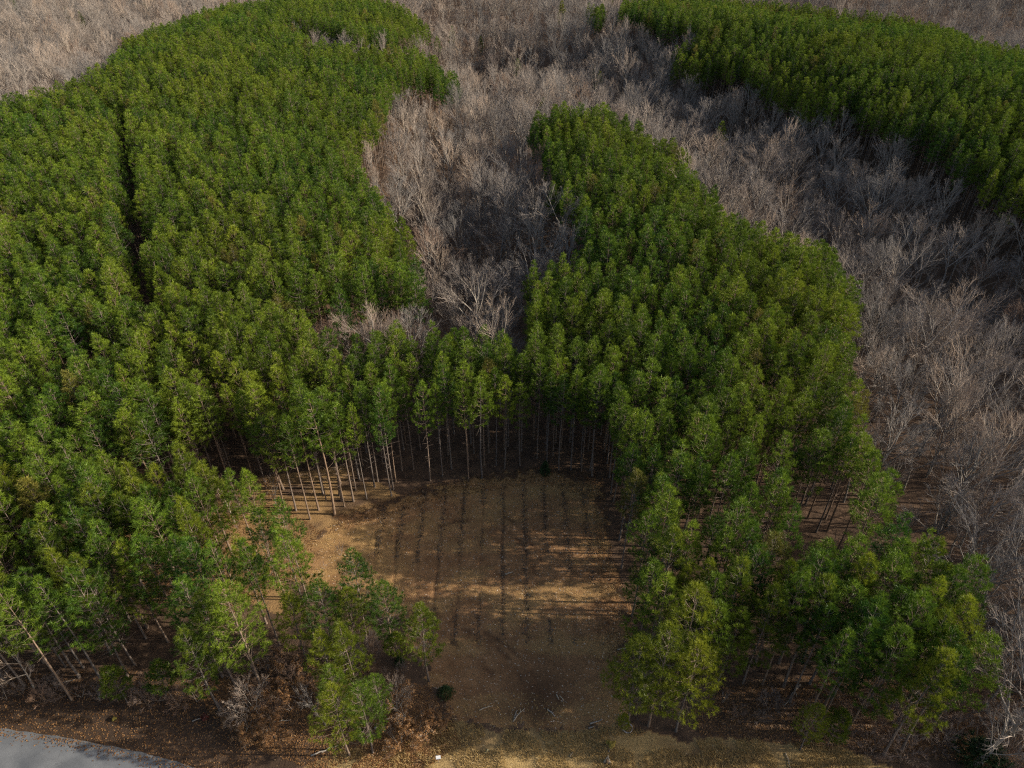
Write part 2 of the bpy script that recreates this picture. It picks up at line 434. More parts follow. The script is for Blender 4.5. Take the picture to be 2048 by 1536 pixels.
def soil_material(name, base_a, base_b, dark_c, straw_a, straw_b, speck):
    m, nt, out = new_mat(name)
    geo = nd(nt, "ShaderNodeNewGeometry")
    n1 = nd(nt, "ShaderNodeTexNoise", i_Scale=0.6, i_Detail=8.0, i_Roughness=0.7)
    n2 = nd(nt, "ShaderNodeTexNoise", i_Scale=9.0, i_Detail=4.0, i_Roughness=0.7)
    n3 = nd(nt, "ShaderNodeTexVoronoi", i_Scale=7.0)
    mp = nd(nt, "ShaderNodeMapping"); mp.inputs["Scale"].default_value = (0.5, 1.0, 1.0)
    nt.links.new(geo.outputs["Position"], mp.inputs["Vector"])
    for n in (n1, n2): nt.links.new(geo.outputs["Position"], n.inputs["Vector"])
    nt.links.new(mp.outputs[0], n3.inputs["Vector"])
    base = ramp(nt, n1.outputs[0], [(0.33, base_a), (0.67, base_b)])
    fine = ramp(nt, n2.outputs[0], [(0.30, (0.55, 0.55, 0.55)), (0.72, (1.4, 1.4, 1.4))])
    base = mix(nt, 1.0, base, fine, 'MULTIPLY')
    sa = nd(nt, "ShaderNodeAttribute", attribute_name="straw")
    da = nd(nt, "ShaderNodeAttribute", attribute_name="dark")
    sn = ramp(nt, n2.outputs[0], [(0.35, straw_a), (0.62, straw_b)])
    sf = math_node(nt, 'MULTIPLY', sa.outputs["Fac"], math_node(nt, 'ADD', n2.outputs[0], 0.4))
    base = mix(nt, math_node(nt, 'MINIMUM', sf, 0.95), base, sn)
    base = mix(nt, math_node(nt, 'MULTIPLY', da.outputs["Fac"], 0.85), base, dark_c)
    sp = nd(nt, "ShaderNodeSeparateColor"); nt.links.new(n3.outputs["Color"], sp.inputs[0])
    sp_f = math_node(nt, 'MULTIPLY', math_node(nt, 'GREATER_THAN', sp.outputs[0], 0.93), math_node(nt, 'LESS_THAN', n3.outputs["Distance"], 0.28))
    base = mix(nt, math_node(nt, 'MULTIPLY', sp_f, 0.7), base, speck)
    p = nd(nt, "ShaderNodeBsdfPrincipled", i_Roughness=0.95)
    p.inputs["Specular IOR Level"].default_value = 0.1
    nt.links.new(base, p.inputs["Base Color"])
    b = nd(nt, "ShaderNodeBump", i_Strength=0.9, i_Distance=0.10)
    nt.links.new(n2.outputs[0], b.inputs["Height"]); nt.links.new(b.outputs[0], p.inputs["Normal"])
    nt.links.new(p.outputs[0], out.inputs[0])
    return m

M["litter"] = soil_material("forest_litter", (0.040, 0.026, 0.018), (0.098, 0.060, 0.036), (0.03, 0.02, 0.014), (0.2, 0.12, 0.05), (0.28, 0.17, 0.07), (0.30, 0.20, 0.11))
M["dirt"] = soil_material("mulched_dirt", (0.128, 0.066, 0.030), (0.222, 0.122, 0.057), (0.040, 0.020, 0.012), (0.22, 0.135, 0.052), (0.36, 0.23, 0.09), (0.42, 0.34, 0.25))
M["verge"] = soil_material("verge_soil", (0.115, 0.075, 0.036), (0.20, 0.135, 0.062), (0.03, 0.02, 0.014), (0.18, 0.115, 0.045), (0.34, 0.235, 0.10), (0.36, 0.28, 0.16))

def cell(a):
    return a[:-1, :-1] & a[1:, :-1] & a[:-1, 1:] & a[1:, 1:]
c_clear = cell(in_clear)
c_verge = cell(in_verge | in_clear) & ~c_clear & (in_verge[:-1, :-1] | in_verge[1:, 1:] | in_verge[:-1, 1:] | in_verge[1:, :-1])
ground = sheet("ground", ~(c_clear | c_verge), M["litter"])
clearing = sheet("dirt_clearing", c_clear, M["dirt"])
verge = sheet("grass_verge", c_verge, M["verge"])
tag(ground, "leaf and needle covered forest floor under the trees")
tag(clearing, "bare brown cleared lot with dark planting furrows and tyre arcs")
tag(verge, "strip of dead straw coloured grass in front of the clearing")

# ------------------------------------------------------------------ road in the corner
m, nt, out = new_mat("worn_road")
geo = nd(nt, "ShaderNodeNewGeometry")
n1 = nd(nt, "ShaderNodeTexNoise", i_Scale=0.5, i_Detail=6.0); n2 = nd(nt, "ShaderNodeTexNoise", i_Scale=25.0, i_Detail=3.0)
for n in (n1, n2): nt.links.new(geo.outputs["Position"], n.inputs["Vector"])
n3 = nd(nt, "ShaderNodeTexVoronoi", i_Scale=0.55); n3.feature = 'DISTANCE_TO_EDGE'
wn3 = nd(nt, "ShaderNodeTexNoise", i_Scale=1.3, i_Detail=5.0); nt.links.new(geo.outputs["Position"], wn3.inputs["Vector"])
vm = nd(nt, "ShaderNodeVectorMath"); vm.operation = 'ADD'; nt.links.new(geo.outputs["Position"], vm.inputs[0]); nt.links.new(wn3.outputs["Color"], vm.inputs[1]); nt.links.new(vm.outputs[0], n3.inputs["Vector"])
col = mix(nt, 1.0, ramp(nt, n1.outputs[0], [(0.3, (0.062, 0.066, 0.072)), (0.7, (0.115, 0.118, 0.122))]), ramp(nt, n2.outputs[0], [(0.3, (0.7, 0.7, 0.7)), (0.7, (1.2, 1.2, 1.2))]), 'MULTIPLY')
col = mix(nt, math_node(nt, 'MULTIPLY', math_node(nt, 'LESS_THAN', n3.outputs["Distance"], 0.005), 0.4), col, (0.03, 0.03, 0.03))
p = nd(nt, "ShaderNodeBsdfPrincipled", i_Roughness=0.85)
nt.links.new(col, p.inputs["Base Color"]); nt.links.new(p.outputs[0], out.inputs[0])
bp = nd(nt, "ShaderNodeBump", i_Strength=0.4, i_Distance=0.02); nt.links.new(n2.outputs[0], bp.inputs["Height"]); nt.links.new(bp.outputs[0], p.inputs["Normal"])
M["road"] = m
edge = ground_pts([(-900, 1425), (-500, 1432), (-200, 1444), (0, 1461), (130, 1478), (260, 1504), (390, 1537), (520, 1580), (700, 1650)])
ep = []
for (ax, ay), (bx, by) in zip(edge[:-1], edge[1:]):
    for k in range(14):
        t = k / 14
        ep.append((ax + (bx - ax) * t, ay + (by - ay) * t))
mb = MB(); prev = None
for i, (x, y) in enumerate(ep):
    x2, y2 = ep[min(i + 1, len(ep) - 1)]; x1, y1 = ep[max(i - 1, 0)]
    d = Vector((x2 - x1, y2 - y1, 0)).normalized(); nrm = Vector((d.y, -d.x, 0))
    row = []
    jit = (float(fbm(np.array([x]), np.array([y]), 0.9, 91, 3)[0]) - 0.5) * 0.35
    for s, h in ((jit - 0.25, -0.12), (jit, 0.075), (1.0, 0.10), (2.8, 0.14), (4.6, 0.10), (5.6 + jit, 0.07), (5.9 + jit, -0.12)):
        row.append(mb.vert(Vector((x, y, h + 0.06)) + nrm * s))
    if prev:
        for k in range(6): mb.face((prev[k], row[k], row[k + 1], prev[k + 1]))
    prev = row
tag(obj("road", mb.mesh("road", [M["road"]], True)), "pale grey worn road curving through the corner", kind="structure")

# ------------------------------------------------------------------ tree shapes
def rnd_perp(d, R):
    v = Vector((R.gauss(0, 1), R.gauss(0, 1), R.gauss(0, 1)))
    v -= d * v.dot(d)
    return v.normalized() if v.length > 1e-4 else Vector((1, 0, 0))

def tuft(mb, p, d, R, size, n, mat, tint, width):
    for _ in range(n):
        q = rnd_perp(d, R)
        a = R.uniform(0.25, 1.25)
        tip = (d * math.cos(a) + q * math.sin(a)) * size * R.uniform(0.75, 1.15)
        tip.z -= 0.06 * size
        o = p + d * R.uniform(-0.35, 0.25) * size
        s = tip.cross(rnd_perp(d, R)).normalized() * width * R.uniform(0.7, 1.2)
        t = min(1, max(0, tint + R.uniform(-0.15, 0.15)))
        i = mb.vert(o - s * 0.5, t); j = mb.vert(o + s * 0.5, t); k = mb.vert(o + tip, t)
        mb.face((i, j, k), mat)

def make_pine(seed, H=16.0, cb=0.52, rad=2.15, whorl=0.66, dense=1.0, needle="needle", blades=15, bw=0.047, dome=1.25, skip=0.12):
    R = random.Random(seed)
    tr, cr = MB(), MB()
    sway = [Vector((R.uniform(-.18, .18), R.uniform(-.18, .18), 0)) for _ in range(3)]
    def axis_at(t):
        return Vector((0, 0, t * H)) + sway[0] * math.sin(t * 3.1) + sway[1] * math.sin(t * 5.7) * 0.5 + sway[2] * t * t
    r0 = 0.0074 * H * R.uniform(0.88, 1.12)
    def r_at(t): return max(0.015, r0 * (1 - t) ** 0.8 * (1 + 0.35 * math.exp(-t * 40)))
    ts = [-0.015, 0.01, 0.04, 0.12, 0.25, 0.38, 0.5, 0.62, 0.74, 0.86, 0.97]
    tr.tube([axis_at(t) for t in ts], [r_at(max(t, 0)) for t in ts], 7)
    for _ in range(R.randint(12, 18)):                      # dead stubs below the live crown
        t = R.uniform(0.22, cb + 0.05); a = R.uniform(0, 6.283)
        L = R.uniform(0.3, 1.0 + 1.0 * (t > cb - 0.12))
        d = Vector((math.cos(a), math.sin(a), R.uniform(-0.1, 0.55))).normalized()
        p = axis_at(t)
        tr.tube([p, p + d * L * 0.5, p + d * L + Vector((0, 0, 0.15 * L * R.uniform(-0.5, 1)))], [0.022, 0.016, 0.006], 3, cap=False)
    h = cb
    ang = R.uniform(0, 6.28)
    while h < 0.985:
        k = (h - cb) / (1 - cb)
        n = 5 if k < 0.8 else 4
        for b in range(n):
            if R.random() < skip + 0.30 * (k < 0.15): continue
            ang += 2.399 + R.uniform(-0.3, 0.3)
            t = min(0.985, h + R.uniform(-0.014, 0.014))
            prof = (0.50 + 0.50 * smooth(0, 0.25, np.float64(k))) * (1 - k ** dome) ** 0.92 + 0.05
            L = rad * float(prof) * R.uniform(0.62, 1.25)
            up = 0.10 + 1.0 * k + R.uniform(-0.15, 0.20)
            d = Vector((math.cos(ang), math.sin(ang), up)).normalized()
            p0 = axis_at(t)
            lift = Vector((0, 0, L * R.uniform(0.10, 0.32)))
            p1 = p0 + d * L * 0.6; p2 = p0 + d * L + lift
            cr.tube([p0, p1, p2], [0.012 + 0.014 * L / rad, 0.014, 0.006], 3, 1, 0.4, False)
            tint = R.uniform(0.0, 0.75) + 0.28 * k  # lighter up the crown: new growth, and crown shading put into the tint
            nb = blades
            ns = max(2, int(round(10 * L / rad * dense)))
            ed = ((p2 - p1).normalized() + Vector((0, 0, 0.5))).normalized()
            tuft(cr, p2, ed, R, 0.44, nb, 0, tint + 0.12, bw)
            side0 = d.cross(Vector((0, 0, 1))).normalized()
            for s in range(ns):                                   # a paw of shoots towards the branch end
                f = 0.48 + 0.5 * (s + R.random()) / ns
                q = (p0 + (p1 - p0) * (f / 0.6)) if f < 0.6 else (p1 + (p2 - p1) * ((f - 0.6) / 0.4))
                side = side0 * (1 if (s % 2) else -1)
                sd = (d * R.uniform(0.5, 1.0) + side * R.uniform(0.3, 1.1) + Vector((0, 0, R.uniform(0.0, 0.75)))).normalized()
                e = q + sd * (0.25 + 0.28 * L * R.uniform(0.5, 1.1) * (1.3 - 0.8 * f))
                if s % 2 == 0: cr.tube([q, e], [0.008, 0.004], 3, 1, 0.4, False)
                tuft(cr, e, (sd + Vector((0, 0, 0.7))).normalized(), R, 0.37, nb, 0, tint + R.uniform(-0.16, 0.16), bw)
        h += whorl / H * R.uniform(0.8, 1.25)
    top = axis_at(1.0)
    tuft(cr, top, Vector((0, 0, 1)), R, 0.45, 16, 0, 0.8, 0.06)
    return tr.mesh("pine_trunk", [M["pine_bark"]], True), cr.mesh("pine_crown", [M[needle], M["pine_bark"]])

def make_bare(seed, H=15.0, spread=0.5, fork=0.38, nl=9, upright=0.9, twigs=5, leaf=None, leaf_n=0, twig="twig", bark="grey_bark", stems=1, fine=1.0):
    """leafless broadleaf with a rounded head: trunk and limbs are one mesh, finer branches and twigs the crown"""
    R = random.Random(seed)
    tr, cr = MB(), MB()
    lo = 0.30 if stems == 1 else 0.10
    C = Vector((0, 0, H * (0.5 + lo * 0.5))); rx, rz = H * spread * 0.62, H * (1 - lo) * 0.5
    def reach(q, d):
        o = q - C
        a = (d.x ** 2 + d.y ** 2) / rx ** 2 + d.z ** 2 / rz ** 2
        b = 2 * ((o.x * d.x + o.y * d.y) / rx ** 2 + o.z * d.z / rz ** 2)
        c = (o.x ** 2 + o.y ** 2) / rx ** 2 + o.z ** 2 / rz ** 2 - 1
        disc = b * b - 4 * a * c
        return max(0.12 * H, (-b + math.sqrt(disc)) / (2 * a)) if disc > 0 else 0.15 * H
    def path(p, d, L, n, bend, upw):
        pts = [p.copy()]
        for i in range(n):
            d = (d + rnd_perp(d, R) * bend + Vector((0, 0, upw))).normalized()
            p = p + d * (L / n)
            pts.append(p.copy())
        return pts, d
    def at(pts, f):
        x = f * (len(pts) - 1); i = min(int(x), len(pts) - 2)
        return pts[i].lerp(pts[i + 1], x - i), (pts[i + 1] - pts[i]).normalized()
    F0 = [0, 0.34, 0.30, 0.20]
    def branch(p, d, L, r, lev):
        if lev == 1:
            pts, e = path(p, d, L, 5, 0.15, 0.08 * upright)
            tr.tube(pts, [max(0.014 * fine, r * (1 - 0.8 * i / 5)) for i in range(6)], 5, cap=False)
            n, sub = R.randint(7, 9), 0.40
        elif lev == 2:
            pts, e = path(p, d, L, 3, 0.20, 0.05 * upright)
            cr.tube(pts, [max(0.011 * fine, r * (1 - 0.75 * i / 3)) for i in range(4)], 3, 0, 0.5, False)
            n, sub = R.randint(4, 6), 0.58
        elif lev == 3:
            pts, e = path(p, d, L, 2, 0.22, 0.05 * upright)
            cr.tube(pts, [0.010 * fine, 0.008 * fine, 0.006 * fine], 3, 0, R.random(), False)
            n, sub = twigs, 0.75
        else:
            pts, e = path(p, d, L, 2, 0.20, 0.05)
            cr.ribbon(pts, [0.014 * fine, 0.011 * fine, 0.0], rnd_perp(d, R), 0, R.random())
            if leaf_n and R.random() < 0.55:
                for _ in range(leaf_n):
                    q, dd = at(pts, R.uniform(0.2, 1)); a = rnd_perp(dd, R); b = a.cross(dd); sz = R.uniform(0.04, 0.075)
                    t = R.random(); o = q + a * 0.03
                    ids = [cr.vert(o, t), cr.vert(o + (a + b * 0.6) * sz, t), cr.vert(o + a * 2 * sz, t), cr.vert(o + (a - b * 0.6) * sz, t)]
                    cr.face(tuple(ids), 2)
            return
        for k in range(n):
            f = min(0.99, F0[lev] + (1 - F0[lev]) * (k + R.uniform(0.2, 1.0)) / n)
            q, dd = at(pts, f)
            a = R.uniform(0.38, 0.85) if k < n - 1 else R.uniform(0.05, 0.3)
            out_ = (q - C); out_.z *= 0.6
            out_ = out_.normalized() if out_.length > 1e-3 else Vector((0, 0, 1))
            nd_ = (dd * math.cos(a) + rnd_perp(dd, R) * math.sin(a) + out_ * 0.28 + Vector((0, 0, 0.27 * upright))).normalized()
            branch(q, nd_, L * sub * R.uniform(0.7, 1.15) * (1.2 - 0.5 * f), r * 0.5 * (1.1 - 0.5 * f), lev + 1)
    for st in range(stems):
        w = st * 6.283 / stems + R.random()
        d0 = Vector((R.uniform(-.07, .07), R.uniform(-.07, .07), 1)) if stems == 1 else Vector((math.cos(w) * 0.38, math.sin(w) * 0.38, 1))
        pts, e = path(Vector((0.1 * st, 0, -0.2)), d0.normalized(), H * 0.72, 9, 0.06, 0.02)
        r0 = 0.0130 * H / math.sqrt(stems)
        tr.tube(pts, [max(0.018 * fine, r0 * (1.25 if i == 0 else 1) * (1 - 0.85 * i / 9)) for i in range(10)], 7 if stems == 1 else 5)
        ang = R.uniform(0, 6.28)
        nn = nl if stems == 1 else max(3, nl // 2)
        for k in range(nn):
            f = fork + (1 - fork) * (k + R.uniform(0, 0.7)) / nn
            q, dd = at(pts, min(f, 0.98))
            ang += 2.399 + R.uniform(-0.4, 0.4)
            a = (1.0 - 0.6 * f) * R.uniform(0.75, 1.15)
            ld = (Vector((math.cos(ang), math.sin(ang), 0)) * math.sin(a) + Vector((0, 0, 1)) * math.cos(a)).normalized()
            branch(q, ld, reach(q, ld) * R.uniform(0.72, 0.98), r0 * 0.60 * (1.15 - 0.6 * f), 1)
        branch(pts[-1], e, H * 0.20, r0 * 0.2, 2)
        branch(pts[-2], (e + rnd_perp(e, R) * 0.6).normalized(), H * 0.20, r0 * 0.2, 2)
    mats = [M[twig], M[bark]] + ([M[leaf]] if leaf else [])
    return tr.mesh("bare_trunk", [M[bark]], True), cr.mesh("bare_crown", mats)

PINES = [make_pine(11 + i, H=16.0, cb=[0.52, 0.56, 0.49, 0.59, 0.54, 0.51, 0.57, 0.47, 0.55][i], rad=[1.7, 1.5, 1.85, 1.4, 1.75, 1.6, 1.8, 2.0, 1.5][i], whorl=0.6, dense=0.9, bw=0.042, dome=1.6, skip=0.15) for i in range(9)]
PINES += [make_pine(31 + i, H=16.0, cb=[0.32, 0.26, 0.36, 0.30][i], rad=[2.3, 2.5, 2.15, 2.0][i], whorl=0.62, dense=1.15, blades=22, bw=0.033, dome=1.9, skip=0.22, needle="needle_young" if i % 2 else "needle") for i in range(4)]      # fuller crowns of trees with room
YOUNG = [make_pine(61 + i, H=9.0, cb=0.30, rad=1.7, whorl=0.42, needle="needle_young") for i in range(2)]
BARE = [make_bare(101, 15, 0.52, 0.40, 10, 0.7), make_bare(102, 15, 0.44, 0.46, 10, 0.9), make_bare(103, 15, 0.62, 0.34, 11, 0.5), make_bare(104, 15, 0.36, 0.48, 10, 1.1),
        make_bare(105, 15, 0.50, 0.42, 9, 0.7, twig="grey_twig"), make_bare(106, 15, 0.70, 0.30, 12, 0.4, twig="grey_twig"), make_bare(107, 15, 0.40, 0.38, 11, 0.9, twig="grey_twig"), make_bare(108, 15, 0.48, 0.42, 10, 0.8, twig="brown_twig"),
        make_bare(109, 15, 0.58, 0.50, 9, 0.6, 4, bark="pale_bark"), make_bare(110, 15, 0.46, 0.30, 12, 0.8, 6)]
BARE_R = [4.8, 4.1, 5.7, 3.4, 4.6, 6.4, 3.8, 4.5, 5.4, 4.3]

# ------------------------------------------------------------------ where the trees stand
rng = np.random.default_rng(7)
def in_stand(u, v):
    r = inside(u, v, STAND_LEFT) | inside(u, v, STAND_MID) | inside(u, v, STAND_FAR) | inside(u, v, STAND_KNOT)
    return r

# planted rows run away from the camera
xs = np.arange(-330, 330, 2.3); ys = np.arange(26, 430, 2.35)
PX, PY = np.meshgrid(xs, ys)
PX = PX + rng.normal(0, 0.28, PX.shape); PY = PY + rng.uniform(-0.9, 0.9, PY.shape)
PX, PY = PX.ravel(), PY.ravel()
PH = np.clip(rng.normal(15.9, 0.85, PX.shape), 12.4, 18.4)
PZ = terrain(PX, PY)
wx, wy = (fbm(PX, PY, 9, 201, 2) - 0.5) * 9, (fbm(PX, PY, 9, 211, 2) - 0.5) * 12
farw = smooth(62, 95, np.hypot(PX, PY))
u, v, d = project(PX + wx * farw, PY + wy * farw, PZ + 0.78 * PH)
bu, bv, _ = project(PX, PY, PZ)
keep = in_stand(u, v) & (PX > -48 - PY * 0.62) & (PX < 66 + PY * 0.62) & (rng.random(PX.shape) > 0.07)
keep &= ~inside(bu, bv, CLEARING) & ~inside(bu, bv, CORRIDOR) & ~inside(bu, bv, FRONT_OPEN)
keep &= (dist_line(PX, PY, LANE) > 1.3) & (dist_line(PX, PY, LANE2) > 0.75) & (dist_line(PX, PY, CROSS) > 1.0 + 0.45 * np.sin(PX * 0.6 + 0.7))
keep &= ~((PX > 22) & (PX < 50) & (PY > 40) & (PY < 68) & (rng.random(PX.shape) < 0.17))
for (hx, hy), hr in HOLLOWS: keep &= np.hypot(PX - hx, PY - hy) > hr
front = inside(u, v, GROUP_FRONT) & ~inside(bu, bv, CLEARING) & ~inside(bu, bv, CORRIDOR) & ~inside(bu, bv, FRONT_OPEN) & (rng.random(PX.shape) > 0.57)
roomy = front | (inside(u, v, STAND_MID) & (v > 1110)) | (inside(u, v, STAND_LEFT) & (v > 900) & (u < 420) & (rng.random(PX.shape) > 0.45))
keep |= front
roomy &= rng.random(PX.shape) > 0.3
thin = roomy & ~front & (rng.random(PX.shape) > 0.93)
keep &= ~thin
PX, PY, PH, PZ, RM = PX[keep], PY[keep], PH[keep], PZ[keep], roomy[keep]
pines = [dict(x=float(a), y=float(b), z=float(c), h=float(h), k=int(rng.integers(9)) if not m_ else int(rng.integers(9, 13)), r=float(rng.uniform(0, 6.283)), s=float(rng.uniform(0.82, 1.2))) for a, b, c, h, m_ in zip(PX, PY, PZ, PH, RM)]

# pines one can pick out beside the clearing: foot and tip in the picture
def stand_up(base, tip):
    x, y = unproject(*base)
    a, b = (tip[0] - 1024) / FPX, -(tip[1] - 768) / FPX
    dy, dz = CP + b * SP, -SP + b * CP
    return x, y, max(4.0, CAM_H + dz * (y / dy))
SINGLE = [((858, 1362), (846, 1210), "lone slender pine with bright crown at the clearing's left front corner"),
          ((791, 1318), (768, 1162), "yellow-green pine with a bare pale trunk, next behind the lone corner pine"),
          ((733, 1275), (702, 1098), "pine with a thin dark top standing against sunlit straw left of clearing"),
          ((672, 1325), (628, 1160), "tall pine with long pale trunk in the middle of the front left group"),
          ((628, 1278), (578, 1060), "pine with long leaning bare trunk over orange litter, front left group"),
          ((571, 1194), (536, 1018), "pine with dark bare trunk before the sunlit gap west of the clearing"),
          ((533, 1247), (480, 1075), "pine with spotted pale trunk beside the shaded litter, front left group"),
          ((592, 1340), (556, 1190), "dark trunked pine behind the pale bare thicket, front left group"),
          ((616, 1324), (586, 1190), "thin pine with pale stem right of the dark trunked pine"),
          ((718, 1402), (690, 1246), "pine with stubby dead branches beside the orange leaved oak thicket"),
          ((720, 1307), (700, 1180), "narrow pine between the yellow-green pine and the long pale trunk"),
          ((680, 1412), (645, 1262), "pine with dark lower trunk standing behind the leaf strewn bank"),
          ((441, 1421), (398, 1258), "pine with short pale trunk at the edge of the dark bank"),
          ((1297, 1452), (1290, 1252), "broad bright pine at the clearing's right front corner"),
          ((1352, 1462), (1340, 1288), "bright bushy pine just right of the broad corner pine"),
          ((1256, 1446), (1250, 1282), "shaded pine between the clearing and the broad corner pine")]
for base, tip, lab in SINGLE:
    x, y, h = stand_up(base, tip)
    pines = [t for t in pines if math.hypot(t["x"] - x, t["y"] - y) > 1.6]
    pines.append(dict(x=x, y=y, z=0.0, h=h, k=10 if base[0] > 1200 else 9 + len(lab) % 4, r=float(rng.uniform(0, 6.28)), s=float(np.clip(14 / h, 0.95, 1.35)) * (1.25 if base[0] > 1200 else 1.0), lab=lab))

BACK_EDGE = [unproject(*q) for q in ((600, 1075), (640, 1055), (700, 1024), (770, 1002), (860, 972), (945, 950), (1085, 936), (1195, 954))]
for _ in range(46):
    i = int(rng.integers(0, len(BACK_EDGE) - 1)); t = rng.random() if i else rng.uniform(0.4, 1)
    x = BACK_EDGE[i][0] * (1 - t) + BACK_EDGE[i + 1][0] * t; y = BACK_EDGE[i][1] * (1 - t) + BACK_EDGE[i + 1][1] * t + rng.uniform(0.3, 6.5)
    if min(math.hypot(q["x"] - x, q["y"] - y) for q in pines) < 1.1: continue
    pines.append(dict(x=float(x), y=float(y), z=0.0, h=float(rng.uniform(13.5, 16.5)), k=int(rng.choice((1, 3, 6, 8))), r=float(rng.uniform(0, 6.28)), s=float(rng.uniform(0.7, 0.9))))
for q in pines:
    if q["k"] > 8 and float(dist_line(np.array([q["x"]]), np.array([q["y"]]), BACK_EDGE)[0]) < 5: q["k"] = 1 + 2 * (q["k"] % 2)

# hardwoods fill everything between the stands
xs = np.arange(-360, 380, 5.5); ys = np.arange(27, 540, 5.5)
HX, HY = np.meshgrid(xs, ys)
HX = (HX + rng.uniform(-2.7, 2.7, HX.shape)).ravel(); HY = (HY + rng.uniform(-2.7, 2.7, HY.shape)).ravel()
HZ = terrain(HX, HY)
HH = 15.0 * np.clip(rng.normal(0.88, 0.20, HX.shape), 0.42, 1.2)
wx, wy = (fbm(HX, HY, 9, 201, 2) - 0.5) * 9, (fbm(HX, HY, 9, 211, 2) - 0.5) * 12
farw = smooth(62, 95, np.hypot(HX, HY))
u, v, d = project(HX + wx * farw, HY + wy * farw, HZ + 12.0)
bu, bv, _ = project(HX, HY, HZ)
keep = ~in_stand(u, v) & (HX > -48 - HY * 0.62) & (HX < 66 + HY * 0.62) & (rng.random(HX.shape) > 0.08)
keep &= ~inside(bu, bv, CLEARING) & ~inside(bu, bv, CORRIDOR) & ~inside(bu, bv, FRONT_OPEN) & ~inside(u, v, GROUP_FRONT) & ~inside(bu, bv, NOTCH)
keep &= ~(inside(u, v, [(300, 1000), (1300, 1000), (1300, 1600), (-900, 1600), (-900, 1300), (120, 1300)]))
# keep clear of planted trees (shorter trees may stand a little under them)
P = np.array([(t["x"], t["y"]) for t in pines])
cellmap = {}
for i, (a, b) in enumerate(P): cellmap.setdefault((int(a // 6), int(b // 6)), []).append(i)
def pine_near(x, y, r):
    ci, cj = int(x // 6), int(y // 6)
    for i in (ci - 1, ci, ci + 1):
        for j in (cj - 1, cj, cj + 1):
            for k in cellmap.get((i, j), ()):
                if (P[k][0] - x) ** 2 + (P[k][1] - y) ** 2 < r * r: return True
    return False
bares = []
for a, b, c, h in zip(HX[keep], HY[keep], HZ[keep], HH[keep]):
    if pine_near(a, b, 2.2): continue
    if b > 90 and rng.random() < 0.012:
        pines.append(dict(x=float(a), y=float(b), z=float(c), h=float(rng.uniform(9, 15)), k=int(rng.integers(9, 13)), r=float(rng.uniform(0, 6.283)), s=1.0, stray=True))
        continue
    bares.append(dict(x=float(a), y=float(b), z=float(c), h=float(h), k=int(rng.choice(10, p=[.13, .12, .10, .11, .13, .10, .12, .05, .05, .09])), r=float(rng.uniform(0, 6.283)), s=float(rng.uniform(0.88, 1.12))))
xs = np.arange(-300, 320, 4.2); ys = np.arange(27, 330, 4.2)
UX, UY = np.meshgrid(xs, ys)
UX = (UX + rng.uniform(-2.1, 2.1, UX.shape)).ravel(); UY = (UY + rng.uniform(-2.1, 2.1, UY.shape)).ravel()
UZ = terrain(UX, UY); UH = rng.uniform(4.5, 9.5, UX.shape) + 3.5 * (rng.random(UX.shape) > 0.6) * (UY < 120)
u, v, d = project(UX, UY, UZ + 12.0)
bu, bv, _ = project(UX, UY, UZ)
keep = ~in_stand(u, v) & (UX > -48 - UY * 0.62) & (UX < 66 + UY * 0.62) & (rng.random(UX.shape) > np.where((UY < 120) & (UX > 25), 0.08, 0.66))
keep &= ~inside(bu, bv, CLEARING) & ~inside(bu, bv, CORRIDOR) & ~inside(bu, bv, FRONT_OPEN) & ~inside(u, v, GROUP_FRONT) & ~inside(bu, bv, NOTCH)
keep &= ~(inside(u, v, [(300, 1000), (1300, 1000), (1300, 1600), (-900, 1600), (-900, 1300), (120, 1300)]))
for a, b, c, h in zip(UX[keep], UY[keep], UZ[keep], UH[keep]):
    if pine_near(a, b, 1.8): continue
    bares.append(dict(x=float(a), y=float(b), z=float(c), h=float(h), k=int(rng.choice((0, 1, 3, 4, 6, 7))), r=float(rng.uniform(0, 6.283)), s=float(rng.uniform(0.9, 1.25))))
for (hx, hy), hr in HOLLOWS[:7]:
    for _ in range(3):
        a = rng.uniform(0, 6.28); q = rng.uniform(0, hr * 0.6)
        bares.append(dict(x=hx + q * math.cos(a), y=hy + q * math.sin(a), z=tz(hx, hy), h=float(rng.uniform(8, 12)), k=7, r=float(rng.uniform(0, 6.28)), s=0.9))

# ------------------------------------------------------------------ which trees show largest: a coarse depth-sorted picture of the crowns
W2, H2 = 1024, 768
buf = np.full((H2, W2), -1, np.int32)
allt = [(t, 0, i) for i, t in enumerate(pines)] + [(t, 1, i) for i, t in enumerate(bares)]
order = []
for n, (t, kind, i) in enumerate(allt):
    R_ = (2.1 if kind == 0 else BARE_R[t["k"]] * 0.8) * t["h"] / (16 if kind == 0 else 15) * t["s"]
    zc = t["z"] + t["h"] * (0.76 if kind == 0 else 0.66); hc = t["h"] * (0.24 if kind == 0 else 0.32)
    uu, vv, dd = project(t["x"], t["y"], zc)
    ca = abs(t["y"]) / math.hypot(t["y"], CAM_H - zc); sa = math.sqrt(1 - ca * ca)
    order.append((-float(dd), n, float(uu) / 2, float(vv) / 2, R_ * FPX / 2 / float(dd), math.hypot(hc * ca, R_ * sa) * FPX / 2 / float(dd)))
order.sort()
for _, n, cu, cv, rx, ry in order:
    x0, x1, y0, y1 = max(0, int(cu - rx)), min(W2, int(cu + rx) + 2), max(0, int(cv - ry)), min(H2, int(cv + ry) + 2)
    if x0 >= x1 or y0 >= y1: continue
    yy, xx = np.mgrid[y0:y1, x0:x1]
    msk = ((xx - cu) / rx) ** 2 + ((yy - cv) / ry) ** 2 < 1
    buf[y0:y1, x0:x1][msk] = n
cnt = np.bincount(buf[buf >= 0], minlength=len(allt))
